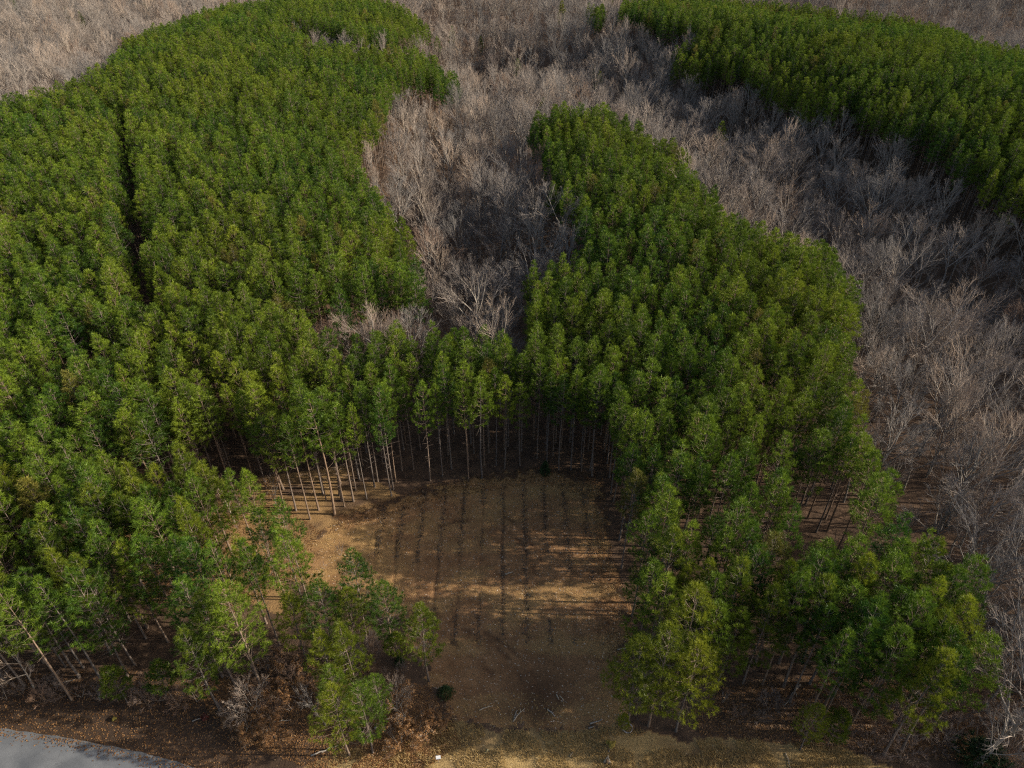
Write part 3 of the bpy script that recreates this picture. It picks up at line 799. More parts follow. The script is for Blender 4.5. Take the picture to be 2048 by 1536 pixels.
def biggest(kind, most):
    c = [(int(cnt[n]), n) for n, (t, k, i) in enumerate(allt) if k == kind and (cnt[n] > 0)]
    c.sort(reverse=True)
    return set(n for _, n in c[:most])
single_ids = {n for n, (t, k, i) in enumerate(allt) if "lab" in t}
pick_p = biggest(0, 300 - 20) | single_ids
pick_b = biggest(1, 285)

ORD = ["first", "second", "third", "fourth", "fifth", "sixth", "seventh", "eighth", "ninth", "tenth", "eleventh", "twelfth", "thirteenth", "fourteenth", "fifteenth", "sixteenth",
       "seventeenth", "eighteenth", "nineteenth", "twentieth"]

def place(kind_name, meshes, t, H0, label, cat, group):
    e = bpy.data.objects.new(kind_name, None)
    e.empty_display_size = 0.3
    link(e)
    e.location = (t["x"], t["y"], t["z"] - 0.05)
    k = t["h"] / H0
    e.rotation_euler = (t.get("lx", 0), t.get("ly", 0), t["r"])
    e.scale = (k * t["s"], k * t["s"], k)
    tag(e, label, cat, group)
    for nm, me in zip(("trunk", "crown"), meshes):
        o = bpy.data.objects.new(nm, me); COL.objects.link(o); o.parent = e
    return e

def parts_of_zone(ts, base):
    """which part of its stand each tree is in: front to rear, left to right"""
    if len(ts) < 7: return [base] * len(ts)
    cu = np.array([float(project(t["x"], t["y"], t["z"] + t["h"] * 0.75)[0]) for t in ts]); cv = np.array([float(project(t["x"], t["y"], t["z"] + t["h"] * 0.75)[1]) for t in ts])
    q = np.quantile(cv, [1 / 3, 2 / 3]) if len(ts) > 15 else [-1e9, float(np.median(cv))]
    out = []
    for a, b in zip(cu, cv):
        row = "rear" if b < q[0] else ("middle" if b < q[1] else "front")
        band = cu[(cv < q[0]) if row == "rear" else ((cv >= q[1]) if row == "front" else ((cv >= q[0]) & (cv < q[1])))]
        l, r = np.quantile(band, [1 / 3, 2 / 3])
        out.append(f"{base}, {row} {'left' if a < l else ('right' if a > r else 'centre')} part")
    return out

# names for the pines of the front rows, by their order along the clearing
def zone_pine(t):
    bu, bv, _ = project(t["x"], t["y"], 0.0)
    cu, cv, _ = project(t["x"], t["y"], t["h"] * 0.75)
    if "stray" in t: return "stray"
    dd = float(dist_line(np.array([t["x"]]), np.array([t["y"]]), BACK_EDGE)[0])
    if dd < 2.6: return "back"
    if float(dist_line(np.array([t["x"]]), np.array([t["y"]]), RIGHT_EDGE)[0]) < 2.2: return "side"
    if inside(cu, cv, GROUP_FRONT): return "front"
    if inside(cu, cv, STAND_FAR): return "far"
    if inside(cu, cv, STAND_MID):
        return "clump" if bv > 1180 and cv > 1120 else ("mid_near" if cv > 640 else "mid_far")
    if cu < 480 and cv > 900: return "left_near"
    if cv > 640 and cu >= 480: return "belt"
    return "left_inner"
RIGHT_EDGE = ground_pts([(1216, 985), (1222, 1110), (1250, 1190), (1270, 1290)])
ZL = {"stray": ("lone evergreen pine standing among leafless trees of the hollows", "lone pines among bare trees"),
      "front": ("bright green pine in the loose front group west of the clearing", "front left pine group"),
      "far": ("dark green pine in the distant stand beyond the bare hollow", "far right pine stand"),
      "clump": ("green pine in the front clump right of the clearing", "front right pine clump"),
      "mid_near": ("close-set green pine in the stand right of the clearing", "pines of the stand right of clearing"),
      "mid_far": ("green pine in the plantation tongue between two bare hollows", "pines of the middle tongue"),
      "left_near": ("full-crowned green pine of the near left plantation above the road", "near left plantation pines"),
      "belt": ("green pine in the belt behind the clearing's back row", "belt behind the clearing"),
      "left_inner": ("close-set green pine inside the large left plantation", "inner left plantation pines")}
zones = {}
for n in sorted(pick_p):
    t = allt[n][0]
    if "lab" in t:
        zones.setdefault("single", []).append(t)
    else:
        zones.setdefault(zone_pine(t), []).append(t)
for z, ts in zones.items():
    if z in ("back", "side"):
        ts.sort(key=lambda t: t["x"] if z == "back" else t["y"])
    zl = parts_of_zone(ts, ZL[z][0]) if z in ZL else None
    for i, t in enumerate(ts):
        if z == "single": lab, grp = t["lab"], "pines beside the clearing"
        elif z == "back": lab, grp = f"bare-trunked pine on the clearing's back edge, {ORD[min(i, 19)]} counting from the left", "back row of the clearing"
        elif z == "side": lab, grp = f"pine on the clearing's shaded right edge, {ORD[min(i, 19)]} counting from the verge", "right row of the clearing"
        else: lab, grp = zl[i], ZL[z][1]
        if z in ("back", "side") and i > 19: lab, grp = ZL["belt" if z == "back" else "mid_near"]
        place("pine_tree", PINES[t["k"]], t, 16.0, lab, "pine tree", grp)

def zone_bare(t):
    cu, cv, _ = project(t["x"], t["y"], t["h"] * 0.7)
    if t["k"] == 7 and t["h"] < 12.01 and inside(cu, cv, STAND_LEFT): return ("brownish leafless tree in a gap among the left plantation pines", "bare trees in plantation gaps")
    if cu > 1650 and cv > 1000: return ("grey leafless tree at right beside the front pine clump", "bare trees beside front clump")
    if cu > 1400 and cv > 520: return ("grey leafless tree in the wood right of the middle stand", "bare wood right of middle stand")
    if cu > 1180 and cv > 120: return ("leafless tree in the hollow below the far pine stand", "bare hollow below far stand")
    if 700 < cu <= 1180 and cv > 180: return ("tan leafless tree in the hollow behind the clearing's belt", "bare central hollow")
    if cu < 700: return ("pale leafless tree beyond the left plantation's curved edge", "bare wood beyond left plantation")
    return ("leafless tree in the distant wood above the hollows", "distant bare wood")
bz = {}
for n in sorted(pick_b): bz.setdefault(zone_bare(allt[n][0]), []).append(allt[n][0])
for (lab, grp), ts in bz.items():
    for t, l in zip(ts, parts_of_zone(ts, lab)):
        place("bare_tree", BARE[t["k"]], t, 15.0, l, "bare tree", grp)

# ------------------------------------------------------------------ the mass of trees past those: one object each, drawn by geometry nodes
def join_meshes(name, a, b):
    """trunk and crown as one mesh"""
    vs, fs, ms, tn, mats = [], [], [], [], []
    for me in (a, b):
        off = len(vs)
        co = np.empty(len(me.vertices) * 3, np.float32); me.vertices.foreach_get("co", co)
        vs.extend(map(tuple, co.reshape(-1, 3).tolist()))
        tt = np.empty(len(me.vertices), np.float32); me.attributes["tint"].data.foreach_get("value", tt); tn.extend(tt.tolist())
        mo = len(mats); mats.extend(me.materials)
        for p in me.polygons:
            fs.append([off + i for i in p.vertices]); ms.append(mo + p.material_index)
    me = bpy.data.meshes.new(name); me.from_pydata(vs, [], fs)
    for m_ in mats: me.materials.append(m_)
    me.polygons.foreach_set("material_index", ms)
    at = me.attributes.new("tint", 'FLOAT', 'POINT'); at.data.foreach_set("value", tn)
    return me

def forest(name, label, shapes, trees, H0):
    coll = bpy.data.collections.new(name + "_shapes")            # never linked to the scene: only the shapes' source
    for i, (a, b) in enumerate(shapes):
        coll.objects.link(bpy.data.objects.new(f"{name}_shape_{i:02d}", join_meshes(name + "_shape", a, b)))
    me = bpy.data.meshes.new(name)
    n = len(trees)
    me.vertices.add(n)
    me.vertices.foreach_set("co", np.array([(t["x"], t["y"], t["z"] - 0.05) for t in trees], np.float32).ravel())
    me.attributes.new("pick", 'INT', 'POINT').data.foreach_set("value", np.array([t["k"] for t in trees], np.int32))
    me.attributes.new("turn", 'FLOAT_VECTOR', 'POINT').data.foreach_set("vector", np.array([(0, 0, t["r"]) for t in trees], np.float32).ravel())
    me.attributes.new("size", 'FLOAT_VECTOR', 'POINT').data.foreach_set("vector", np.array([(t["h"] / H0 * t["s"], t["h"] / H0 * t["s"], t["h"] / H0) for t in trees], np.float32).ravel())
    o = obj(name, me)
    ng = bpy.data.node_groups.new(name, 'GeometryNodeTree')
    ng.interface.new_socket("Geometry", in_out='INPUT', socket_type='NodeSocketGeometry')
    ng.interface.new_socket("Geometry", in_out='OUTPUT', socket_type='NodeSocketGeometry')
    gi, go = ng.nodes.new("NodeGroupInput"), ng.nodes.new("NodeGroupOutput")
    ci = ng.nodes.new("GeometryNodeCollectionInfo")
    ci.inputs["Collection"].default_value = coll; ci.inputs["Separate Children"].default_value = True; ci.inputs["Reset Children"].default_value = True
    ip = ng.nodes.new("GeometryNodeInstanceOnPoints"); ip.inputs["Pick Instance"].default_value = True
    def attr(nm, ty):
        a = ng.nodes.new("GeometryNodeInputNamedAttribute"); a.data_type = ty; a.inputs["Name"].default_value = nm
        return a.outputs["Attribute"]
    ng.links.new(gi.outputs[0], ip.inputs["Points"]); ng.links.new(ci.outputs[0], ip.inputs["Instance"])
    ng.links.new(attr("pick", 'INT'), ip.inputs["Instance Index"])
    ng.links.new(attr("turn", 'FLOAT_VECTOR'), ip.inputs["Rotation"])
    ng.links.new(attr("size", 'FLOAT_VECTOR'), ip.inputs["Scale"])
    ng.links.new(ip.outputs[0], go.inputs[0])
    md = o.modifiers.new("trees", 'NODES'); md.node_group = ng
    return tag(o, label, kind="stuff")

forest("pine_forest", "mass of green plantation pines behind the nearer trees", PINES, [t for n, (t, k, i) in enumerate(allt) if k == 0 and n not in pick_p], 16.0)
forest("bare_forest", "mass of leafless grey-brown woodland between and beyond the pine stands", BARE, [t for n, (t, k, i) in enumerate(allt) if k == 1 and n not in pick_b], 15.0)
print("pines", len(pines), "bare", len(bares), "picked", len(pick_p), len(pick_b), {z: len(a) for z, a in zones.items()})

# ------------------------------------------------------------------ understory: saplings, shrubs, young pines
GT = {}
def surf(x, y):
    i = min(max(int(np.searchsorted(gx, x)), 1), len(gx) - 1); j = min(max(int(np.searchsorted(gy, y)), 1), len(gy) - 1)
    return float(Z[j, i])
SHRUB = [make_bare(201, 3.6, 0.55, 0.10, 8, 1.1, 3, fine=0.6, stems=3, twig="brown_twig", bark="pine_bark"), make_bare(202, 3.2, 0.7, 0.08, 8, 0.7, 3, fine=0.6, stems=4, twig="brown_twig", bark="pine_bark"), make_bare(203, 4.2, 0.42, 0.2, 8, 1.4, 3, fine=0.6, stems=2, twig="brown_twig")]
PALE = make_bare(205, 3.2, 0.66, 0.10, 8, 0.8, 3, fine=0.6, stems=4, bark="pale_bark")
SAPLING = [make_bare(211, 6.5, 0.40, 0.35, 8, 1.2, 3, fine=0.7), make_bare(212, 6.0, 0.5, 0.25, 8, 0.8, 3, fine=0.7), make_bare(213, 7.0, 0.36, 0.4, 8, 1.4, 3, fine=0.7, twig="brown_twig")]
OAK = [make_bare(221, 3.4, 0.75, 0.12, 7, 0.8, 4, "brown_leaf", 3, stems=3, fine=0.6), make_bare(222, 2.8, 0.95, 0.08, 7, 0.6, 4, "brown_leaf", 3, stems=4, fine=0.6), make_bare(223, 5.0, 0.55, 0.2, 8, 1.0, 4, "brown_leaf", 2, stems=2, fine=0.7)]
RED = make_bare(231, 1.4, 0.7, 0.1, 6, 0.8, 4, "red_leaf", 5, stems=3)
YEL = make_bare(232, 1.2, 0.7, 0.1, 6, 0.8, 4, "yellow_leaf", 5, stems=3)
def make_evergreen(seed, H, rad):
    R = random.Random(seed); tr, cr = MB(), MB()
    tr.tube([Vector((0, 0, -0.1)), Vector((0.03, 0, H * 0.5)), Vector((0, 0.02, H * 0.95))], [0.06, 0.04, 0.01], 6)
    for i in range(150):
        k = (i + 0.5) / 150; a = i * 2.399
        r = rad * (1 - k ** 1.3) ** 0.8 * R.uniform(0.55, 1.1); z = H * (0.05 + 0.93 * k)
        d = Vector((math.cos(a), math.sin(a), 0.55)).normalized()
        p = Vector((math.cos(a) * r, math.sin(a) * r, z))
        tuft(cr, p, d, R, 0.26, 13, 0, R.random(), 0.05)
        tuft(cr, p * 0.75 + Vector((0, 0, z * 0.25)), d, R, 0.26, 8, 0, R.random() * 0.6, 0.05)
    return tr.mesh("evergreen_trunk", [M["pine_bark"]], True), cr.mesh("evergreen_crown", [M["cedar"]])
CEDAR = [make_evergreen(301, 2.6, 0.8), make_evergreen(302, 1.8, 1.2)]

def put(name, meshes, H0, base, h, label, cat, group=None, s=1.0, lean=0.0):
    x, y = unproject(*base)
    t = dict(x=x, y=y, z=surf(x, y), h=h, s=s, r=random.Random(int(base[0] * 7 + base[1] * 13)).uniform(0, 6.28), lx=0.0, ly=lean)
    return place(name, meshes, t, H0, label, cat, group)

# the ones the photo shows singly
put("oak_shrub", OAK[0], 3.4, (846, 1478), 3.6, "orange leaved oak shrub spilling over the verge at the clearing's left corner", "oak shrub", "withered oak shrubs", 1.25)
put("oak_shrub", OAK[1], 2.8, (800, 1488), 2.6, "low orange leaved oak shrub behind the white marker sign", "oak shrub", "withered oak shrubs", 1.3)
put("oak_shrub", OAK[1], 2.8, (880, 1445), 2.0, "small orange leaved oak shrub at the clearing's dark corner", "oak shrub", "withered oak shrubs", 1.1)
put("oak_shrub", OAK[2], 5.0, (812, 1440), 5.0, "tall pale stemmed oak with scattered orange leaves beside the lone pine", "oak shrub", "withered oak shrubs", 1.1)
put("oak_shrub", OAK[2], 5.0, (552, 1010), 5.0, "rust leaved oak sapling in the sunlit gap west of the clearing", "oak shrub", "withered oak shrubs", 0.9)
put("oak_shrub", OAK[1], 2.8, (490, 1470), 2.4, "orange leaved oak shrub under the pale bare thicket on the bank", "oak shrub", "withered oak shrubs", 1.3)
put("oak_shrub", OAK[0], 3.4, (548, 1474), 2.8, "rust leaved oak shrub right of the pale bare thicket on the bank", "oak shrub", "withered oak shrubs", 1.2)
put("bare_shrub", PALE, 3.2, (512, 1432), 5.6, "pale spreading leafless thicket on the bank before the pines", "bare shrub", None, 1.0)
put("bare_shrub", SHRUB[0], 3.6, (470, 1452), 3.6, "pale leafless shrub reaching left over the dark bank", "bare shrub", None, 1.2)
put("bare_shrub", PALE, 3.2, (795, 1415), 4.4, "pale leafless shrub tangled with the orange oak beside the lone pine", "bare shrub", None, 0.9)
put("bare_sapling", SAPLING[0], 6.5, (652, 1450), 7.2, "thin leaning leafless sapling with pale stem on the leaf strewn bank", "bare sapling", None, 0.8, -0.12)
put("bare_sapling", SAPLING[1], 6.0, (62, 1290), 9.0, "pale leafless tree alone among the pines above the road", "bare sapling", None, 1.0)
put("bare_sapling", SAPLING[1], 6.0, (68, 1375), 8.0, "grey leafless sapling on the shaded slope above the road's far end", "bare sapling", None, 1.1, -0.2)
put("bare_sapling", SAPLING[2], 7.0, (470, 1045), 9.0, "leafless stem standing where the gap meets the left plantation", "bare sapling", None, 0.7)
put("bare_sapling", SAPLING[0], 6.5, (300, 1110), 9.5, "pinkish leafless sapling in the gap among left plantation trunks", "bare sapling", None, 0.7)
put("red_leaved_shrub", RED, 1.4, (412, 1438), 0.7, "small red leaved shrub on the dark bank", "shrub")
put("yellow_leaved_shrub", YEL, 1.2, (1221, 1494), 0.9, "small yellow leaved shrub beside the splintered stump", "shrub")
put("yellow_leaved_shrub", YEL, 1.2, (230, 1440), 0.45, "tiny yellow leaved shrub between dark bank and road", "shrub")
put("cedar_sapling", CEDAR[0], 2.6, (1090, 948), 2.3, "dark green cedar sapling at the back edge of the clearing", "cedar")
put("cedar_sapling", CEDAR[1], 1.8, (892, 1388), 1.3, "low dark green cedar bush beside the lone pine's foot", "cedar")
put("cedar_sapling", CEDAR[1], 1.8, (1960, 1530), 3.2, "broad blue-green evergreen bush in the brush at the right front", "cedar", None, 1.2)
put("cedar_sapling", CEDAR[0], 2.6, (800, 1328), 1.6, "small dark evergreen between the two nearest pines of the left group", "cedar")
for i, (b, h, lab) in enumerate((((746, 1505), 11.0, "young bushy pine on the verge below the front left group"), ((700, 1512), 11.5, "tall young pine on the leaf strewn bank"),
        ((768, 1455), 8.5, "young pine wedged behind the orange oak shrubs"), ((800, 1330), 5.5, "slim young pine at the foot of the yellow-green pine"),
        ((690, 1450), 10.0, "young pine with dense bright crown behind the short bank pine"), ((1600, 1500), 7.5, "low bushy pine leaning over the straw verge under the right clump"),
        ((1655, 1490), 6.0, "small bright pine right of the low bushy verge pine"), ((1020, 742), 8.0, "small pine at the foot of the central hollow"),
        ((1245, 1462), 3.0, "dark green pine seedling by the wire hoop"), ((350, 1400), 6.5, "young pine on the shaded edge of the bank"), ((255, 1405), 6.0, "young pine at the bank's dark left end"))):
    put("young_pine", PINES[9 + i % 4] if h > 6.9 else YOUNG[i % 2], 16.0 if h > 6.9 else 9.0, b, h, lab, "young pine", "young pines", 1.2)

# brush one cannot tell apart one by one, still counted singly
R = random.Random(5)
def scatter(poly, n, fn, gap=1.3):
    us, vs = [p[0] for p in poly], [p[1] for p in poly]
    got = []
    for _ in range(n * 30):
        u, v = R.uniform(min(us), max(us)), R.uniform(min(vs), max(vs))
        if not inside(u, v, poly): continue
        x, y = unproject(u, v)
        if any((x - a) ** 2 + (y - b) ** 2 < gap * gap for a, b in got): continue
        got.append((x, y))
        side = "left" if u < np.quantile(us, 0.5) - 0.12 * (max(us) - min(us)) else ("right" if u > np.quantile(us, 0.5) + 0.12 * (max(us) - min(us)) else "centre")
        fn(u, v, (", upper " if v < (min(vs) + max(vs)) / 2 else ", lower ") + side + " part")
        if len(got) >= n: break
def brush(label, group, hs, kinds=(0, 1, 2)):
    def f(u, v, part):
        k = R.choice(kinds)
        put("bare_shrub", SHRUB[k], [3.6, 3.2, 4.2][k], (u, v), R.uniform(*hs), label + part, "bare shrub", group, R.uniform(0.9, 1.3))
    return f
scatter([(1700, 1440), (1800, 1400), (2048, 1400), (2100, 1560), (1800, 1545), (1720, 1520)], 22, brush("grey leafless shrub in the tangled right front brush", "brush in the right front corner", (2.5, 5.0)))
scatter([(1880, 1250), (2060, 1150), (2060, 1400), (1990, 1400)], 14, brush("grey leafless shrub at the right margin behind pines", "brush at the right margin", (3.0, 5.5)))
scatter([(0, 1370), (380, 1385), (420, 1420), (200, 1412), (0, 1405)], 16, brush("dark leafless shrub in the shade along the top of the bank", "brush along the bank", (1.6, 3.2)))
scatter([(430, 1330), (760, 1300), (850, 1360), (760, 1430), (600, 1440), (450, 1420)], 26, brush("thin leafless shrub beneath the loose front left pines", "brush beneath the front left pines", (1.5, 3.4)))
scatter([(1400, 1400), (1800, 1400), (1760, 1480), (1500, 1470)], 16, brush("thin leafless shrub beneath the right front pine clump", "brush beneath the right clump", (1.5, 3.2)))
scatter([(250, 1085), (560, 1010), (620, 1070), (420, 1118), (260, 1110)], 10, brush("small leafless shrub in the sunlit plantation gap", "brush in the sunlit gap", (1.2, 2.6)))
scatter([(640, 1080), (760, 1110), (700, 1190), (620, 1180)], 5, brush("brownish leafless shrub on the clearing's sunlit left straw", "brush on the sunlit straw", (1.2, 2.4), (2,)))
scatter([(1560, 1090), (1760, 1080), (1740, 1150), (1600, 1150)], 8, brush("pinkish leafless shrub behind the right front pine clump", "brush behind the right clump", (2.5, 4.5), (2, 0)))
def bank_oak(u, v, part):
    k = R.choice((0, 1)); put("oak_shrub", OAK[k], [3.4, 2.8][k], (u, v), R.uniform(1.2, 2.4), "low rust leaved oak sprout beneath the loose front left pines" + part, "oak shrub", "oak sprouts beneath front left pines", 1.1)
scatter([(440, 1340), (740, 1330), (760, 1440), (600, 1450), (470, 1430)], 9, bank_oak, 2.0)
# ------------------------------------------------------------------ fallen wood, stump, hoop, marker
def fallen(p, q, r, label, seed, mat="dead_wood"):
    R = random.Random(seed); mb = MB()
    a, b = unproject(*p), unproject(*q)
    A = Vector((a[0], a[1], surf(*a) + r)); B = Vector((b[0], b[1], surf(*b) + r * 0.8 + 0.05))
    c = A.lerp(B, 0.5); L = (B - A).length; side = Vector((-(B - A).y, (B - A).x, 0)).normalized()
    n = 6; pts = []
    for i in range(n + 1):
        pts.append(A.lerp(B, i / n) + side * math.sin(i / n * 3.14) * L * R.uniform(-0.04, 0.06) - c)
    mb.tube(pts, [r * (1 - 0.55 * i / n) for i in range(n + 1)], 6)
    for _ in range(R.randint(1, 3)):
        i = R.randint(2, n - 1)
        e = pts[i] + ((B - A).normalized() * 0.6 + side * R.choice((-1, 1)) * 0.6 + Vector((0, 0, R.uniform(0.1, 0.4)))) * L * R.uniform(0.12, 0.28)
        mb.tube([pts[i], e], [r * 0.45, r * 0.15], 4)
    o = obj("fallen_branch", mb.mesh("fallen_branch", [M[mat]], True)); o.location = c
    return tag(o, label, "fallen branch", "fallen branches")
for i, (p, q, r, lab) in enumerate((
    ((958, 1421), (986, 1412), 0.06, "straight pale fallen branch lying alone on the dirt, left of the dark ruts"),
    ((1026, 1443), (1050, 1416), 0.07, "longer of two parallel fallen branches at the clearing's front"),
    ((1028, 1437), (1034, 1420), 0.05, "shorter of two parallel fallen branches at the clearing's front"),
    ((1095, 1418), (1110, 1434), 0.07, "pale fallen branch pointing down right beside the dark rut"),
    ((1113, 1389), (1118, 1400), 0.07, "short pale stick, left one of a pair on the bare dirt"),
    ((1119, 1392), (1128, 1402), 0.06, "short pale stick, right one of a pair on the bare dirt"),
    ((1180, 1448), (1205, 1440), 0.07, "forked fallen branch at the clearing's right front edge"),
    ((1177, 1457), (1188, 1454), 0.06, "small stick below the forked fallen branch"),
    ((1140, 1514), (1146, 1504), 0.06, "pale stick standing out of the straw, left of the stump"),
    ((1218, 1505), (1221, 1486), 0.06, "pale stick lying above the splintered stump"),
    ((749, 1458), (808, 1432), 0.09, "long pale fallen branch among the orange oak shrubs"),
    ((622, 1512), (678, 1492), 0.08, "long pale fallen branch on the bank left of the verge"),
    ((548, 1444), (582, 1440), 0.05, "thin fallen branch under the rust leaved oak shrub"),
    ((385, 1444), (420, 1430), 0.05, "thin pale fallen branch on the bank by the red shrub"),
    ((1571, 1506), (1581, 1538), 0.05, "thin white fallen stem lying across the right verge"),
    ((1600, 1370), (1568, 1412), 0.09, "broken dead limb hanging low under the right front clump"),
    ((110, 1372), (150, 1360), 0.05, "thin pale fallen branch on the shaded bank above the road"),
    ((1235, 1300), (1262, 1296), 0.06, "fallen branch at the foot of the clearing's right edge"),
    ((1010, 1150), (1026, 1146), 0.09, "short pale log piece in the middle of the clearing"))):
    fallen(p, q, r, lab, 400 + i)

def stump_things():
    x, y = unproject(1213, 1524); z = surf(x, y)
    e = link(bpy.data.objects.new("splintered_stump", None)); e.location = (x, y, z)
    tag(e, "splintered upright stump with two leaning slabs in the straw verge", "stump")
    mb = MB(); mb.tube([Vector((0, 0, -0.1)), Vector((0, 0, 0.1)), Vector((0.02, 0, 0.45)), Vector((-0.03, 0.02, 0.7))], [0.26, 0.21, 0.18, 0.10], 9)
    obj("stump_core", mb.mesh("stump_core", [M["dark_wood"]], True), e)
    for sx, h, tilt in ((-0.22, 1.15, 0.26), (0.24, 1.25, -0.16), (0.38, 0.6, -0.6)):
        mb = MB(); mb.tube([Vector((sx, -0.08, -0.05)), Vector((sx + tilt * h * 0.5, -0.02, h * 0.5)), Vector((sx + tilt * h, 0.05, h))], [0.10, 0.075, 0.02], 5)
        obj("slab", mb.mesh("slab", [M["dead_wood"]]), e)
stump_things()

def hoop():
    x, y = unproject(1255, 1457); mb = MB()
    R = random.Random(9)
    for turn in range(3):
        pts = [Vector((math.cos(a) * (0.42 + 0.025 * turn + 0.02 * math.sin(3 * a + turn)), math.sin(a) * (0.42 + 0.025 * turn), 0.05 + 0.02 * turn + 0.02 * math.sin(2 * a + turn))) for a in [i * 2 * math.pi / 24 for i in range(25)]]
        mb.tube(pts, [0.014] * 25, 5, cap=False)
    mb.tube([Vector((-0.3, -0.2, 0.05)), Vector((0, 0.02, 0.12)), Vector((0.33, 0.24, 0.05))], [0.012, 0.014, 0.01], 4)
    m, nt, out = new_mat("galvanised_wire")
    nz = nd(nt, "ShaderNodeTexNoise", i_Scale=20.0)
    p = nd(nt, "ShaderNodeBsdfPrincipled", i_Roughness=0.55, i_Metallic=0.3)
    nt.links.new(ramp(nt, nz.outputs[0], [(0.3, (0.35, 0.34, 0.36)), (0.7, (0.55, 0.54, 0.55))]), p.inputs["Base Color"]); nt.links.new(p.outputs[0], out.inputs[0])
    o = obj("wire_hoop", mb.mesh("wire_hoop", [m], True)); o.location = (x, y, surf(x, y))
    tag(o, "ring shaped coil of grey wire lying at the foot of the right corner pine", "wire coil")
hoop()

def flat_mat(name, a, b, rough=0.6, scale=6.0):
    m, nt, out = new_mat(name)
    tc = nd(nt, "ShaderNodeTexCoord"); nz = nd(nt, "ShaderNodeTexNoise", i_Scale=scale, i_Detail=4.0)
    nt.links.new(tc.outputs["Object"], nz.inputs["Vector"])
    p = nd(nt, "ShaderNodeBsdfPrincipled", i_Roughness=rough)
    nt.links.new(ramp(nt, nz.outputs[0], [(0.35, a), (0.65, b)]), p.inputs["Base Color"]); nt.links.new(p.outputs[0], out.inputs[0])
    return m
M["white_panel"] = flat_mat("white_panel", (0.74, 0.75, 0.77), (0.82, 0.82, 0.82))
M["blue_print"] = flat_mat("pale_blue_print", (0.42, 0.50, 0.62), (0.50, 0.58, 0.68))
M["yellow_board"] = flat_mat("yellow_board", (0.60, 0.48, 0.18), (0.70, 0.60, 0.30))
def sign():
    x, y = unproject(878, 1526); z = surf(x, y)
    e = link(bpy.data.objects.new("marker_sign", None)); e.location = (x, y, z); e.rotation_euler = (0, 0, 0.15)
    tag(e, "small white marker sign on a stake in the dead grass", "sign")
    mb = MB(); mb.box((0, 0.03, 0.55), (0.025, 0.02, 0.65)); obj("stake", mb.mesh("stake", [M["dead_wood"]]), e)
    mb = MB(); mb.box((0, 0, 0.98), (0.21, 0.008, 0.30)); pn = obj("panel", mb.mesh("panel", [M["white_panel"]]), e)
    mb = MB(); mb.box((0, -0.0105, 0.76), (0.16, 0.002, 0.06)); obj("printed_band", mb.mesh("printed_band", [M["blue_print"]]), pn)
sign()
mb = MB(); mb.box((0, 0, 0.04), (0.07, 0.20, 0.02)); mb.box((0.0, 0.19, 0.055), (0.06, 0.02, 0.012))
x, y = unproject(974, 1503)
o = obj("board_scrap", mb.mesh("board_scrap", [M["yellow_board"]])); o.location = (x, y, surf(x, y)); o.rotation_euler = (0, 0.1, -0.6)
tag(o, "small pale yellow board scrap lying on the dead grass", "board scrap")

# ------------------------------------------------------------------ dead grass, fallen leaves, wood chips: nobody could count them
def surf_np(x, y):
    i = np.clip(np.searchsorted(gx, x), 1, len(gx) - 1); j = np.clip(np.searchsorted(gy, y), 1, len(gy) - 1)
    return Z[j, i]
def pts_in(poly, n, seed):
    g = np.random.default_rng(seed); out = np.zeros((0, 2))
    w = np.array([unproject(*p) for p in poly])
    while len(out) < n:
        q = g.uniform(w.min(0), w.max(0), (n * 2, 2))
        uu, vv, _ = project(q[:, 0], q[:, 1], 0 * q[:, 0])
        out = np.vstack([out, q[inside(uu, vv, poly)]])
    return out[:n]
def bits(name, label, P, mat, length, width, up, seed):
    g = np.random.default_rng(seed); n = len(P)
    a = g.uniform(0, 2 * np.pi, n); L = length * g.uniform(0.5, 1.4, n); W = width * g.uniform(0.6, 1.3, n)
    z = surf_np(P[:, 0], P[:, 1])
    el = g.uniform(up[0], up[1], n)
    d = np.stack([np.cos(a) * np.cos(el), np.sin(a) * np.cos(el), np.sin(el)], -1) * L[:, None]
    b = g.uniform(-0.5, 0.5, n)
    s = np.stack([-np.sin(a), np.cos(a), b], -1) * W[:, None] * 0.5
    o = np.stack([P[:, 0], P[:, 1], z + 0.012], -1)
    v = np.stack([o - s, o + s, o + d + s * 0.5, o + d - s * 0.5], 1).reshape(-1, 3)
    me = bpy.data.meshes.new(name)
    me.vertices.add(n * 4); me.loops.add(n * 4); me.polygons.add(n)
    me.vertices.foreach_set("co", v.astype(np.float32).ravel())
    me.loops.foreach_set("vertex_index", np.arange(n * 4, dtype=np.int32))
    me.polygons.foreach_set("loop_start", np.arange(0, n * 4, 4, dtype=np.int32)); me.polygons.foreach_set("loop_total", np.full(n, 4, np.int32))
    me.attributes.new("tint", 'FLOAT', 'POINT').data.foreach_set("value", np.repeat(g.random(n), 4).astype(np.float32))
    me.materials.append(mat); me.update(calc_edges=True); me.validate()
    return tag(obj(name, me), label, kind="stuff")
M["straw"] = leaf_material("dead_grass_blades", (0.14, 0.085, 0.03), (0.29, 0.19, 0.07), (0.42, 0.30, 0.13), (0.33, 0.22, 0.09), 0.3, 0.1)
M["chip"] = leaf_material("wood_chips", (0.18, 0.13, 0.09), (0.34, 0.27, 0.20), (0.55, 0.48, 0.40), (0.4, 0.3, 0.2), 0.0, 0.0)
M["debris"] = leaf_material("dark_debris", (0.03, 0.02, 0.014), (0.06, 0.042, 0.03), (0.16, 0.12, 0.085), (0.06, 0.04, 0.03), 0.0, 0.0)
P1 = pts_in(VERGE[1:-2] + [(2200, 1640), (560, 1640)], 70000, 1)
P1 = P1[fbm(P1[:, 0], P1[:, 1], 2.0, 87, 3) > 0.40]
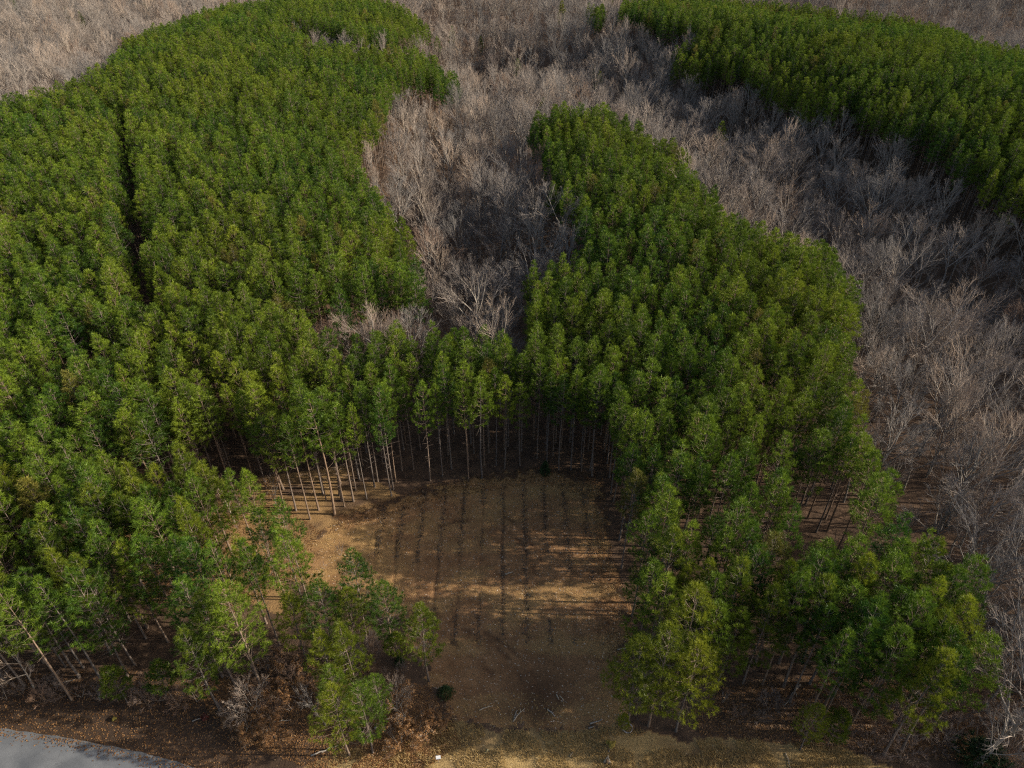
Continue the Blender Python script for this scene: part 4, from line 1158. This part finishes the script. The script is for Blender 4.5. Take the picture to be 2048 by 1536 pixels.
bits("dead_grass", "short dead straw coloured grass along the verge", P1, M["straw"], 0.26, 0.030, (0.4, 1.4), 2)
P2 = np.vstack([pts_in([(380, 1350), (860, 1370), (900, 1445), (760, 1500), (640, 1545), (520, 1500), (420, 1430)], 15000, 3), pts_in([(0, 1350), (430, 1330), (560, 1500), (480, 1545), (380, 1536), (0, 1455)], 6000, 33), pts_in([(1380, 1380), (2048, 1300), (2100, 1545), (1700, 1500), (1400, 1470)], 16000, 4),
                pts_in([(230, 1080), (560, 1005), (640, 1062), (600, 1150), (430, 1250), (300, 1200)], 14000, 5), pts_in([(740, 1440), (905, 1440), (920, 1490), (840, 1545), (700, 1545)], 9000, 6)])
bits("fallen_leaves", "rust brown leaves fallen under the shrubs and pines", P2, M["brown_leaf"], 0.11, 0.09, (-0.1, 0.6), 7)
def road_leaves():
    g = np.random.default_rng(55); e = np.array(ep); i = g.integers(0, len(e) - 1, 1500); t = g.random(1500)[:, None]
    q = e[i] * (1 - t) + e[i + 1] * t
    dd = e[i + 1] - e[i]; nn = np.stack([dd[:, 1], -dd[:, 0]], -1) / (np.linalg.norm(dd, axis=1)[:, None] + 1e-9)
    return q + nn * np.abs(g.normal(0, 0.5, 1500))[:, None]
PR = road_leaves()
ob = bits("road_edge_leaves", "brown leaves blown onto the edge of the road", PR, M["brown_leaf"], 0.12, 0.09, (0.0, 0.4), 56)
ob.location.z = 0.17
P3 = pts_in(CLEARING, 2200, 8)
bits("wood_chips", "pale wood chips strewn over the bare dirt", P3, M["chip"], 0.14, 0.05, (0.0, 0.5), 9)
P4 = pts_in(CLEARING, 16000, 10); P4 = P4[fbm(P4[:, 0] * 0.5, P4[:, 1], 2.2, 81, 3) > 0.47]
bits("straw_scatter", "thin dead straw scattered over the clearing", P4, M["straw"], 0.22, 0.026, (0.1, 1.2), 11)

# dark broken wood along the planting furrows, needles drifting over the clearing's edge
g = np.random.default_rng(77)
fx = g.choice(FURROW_X, 5200) + g.normal(0, 0.2, 5200); fy = g.uniform(42, 65, 5200)
uu, vv, _ = project(fx, fy, 0 * fx)
ok = inside(uu, vv, CLEARING) & (vnoise(fy, np.round(fx), 4.0, 43) > 0.4)
bits("furrow_debris", "dark broken wood and roots along the planting furrows", np.stack([fx, fy], -1)[ok], M["debris"], 0.26, 0.06, (0.0, 0.7), 78)
P5 = np.vstack([pts_in([(620, 1080), (700, 1020), (860, 968), (1085, 930), (1205, 950), (1225, 1110), (1260, 1200), (1275, 1400), (1225, 1400), (1200, 1200), (1185, 1000), (1080, 965), (870, 1000), (720, 1050)], 9000, 12)])
bits("needle_litter", "rust coloured needles and leaves along the clearing's edge", P5, M["brown_leaf"], 0.16, 0.05, (0.0, 0.5), 13)
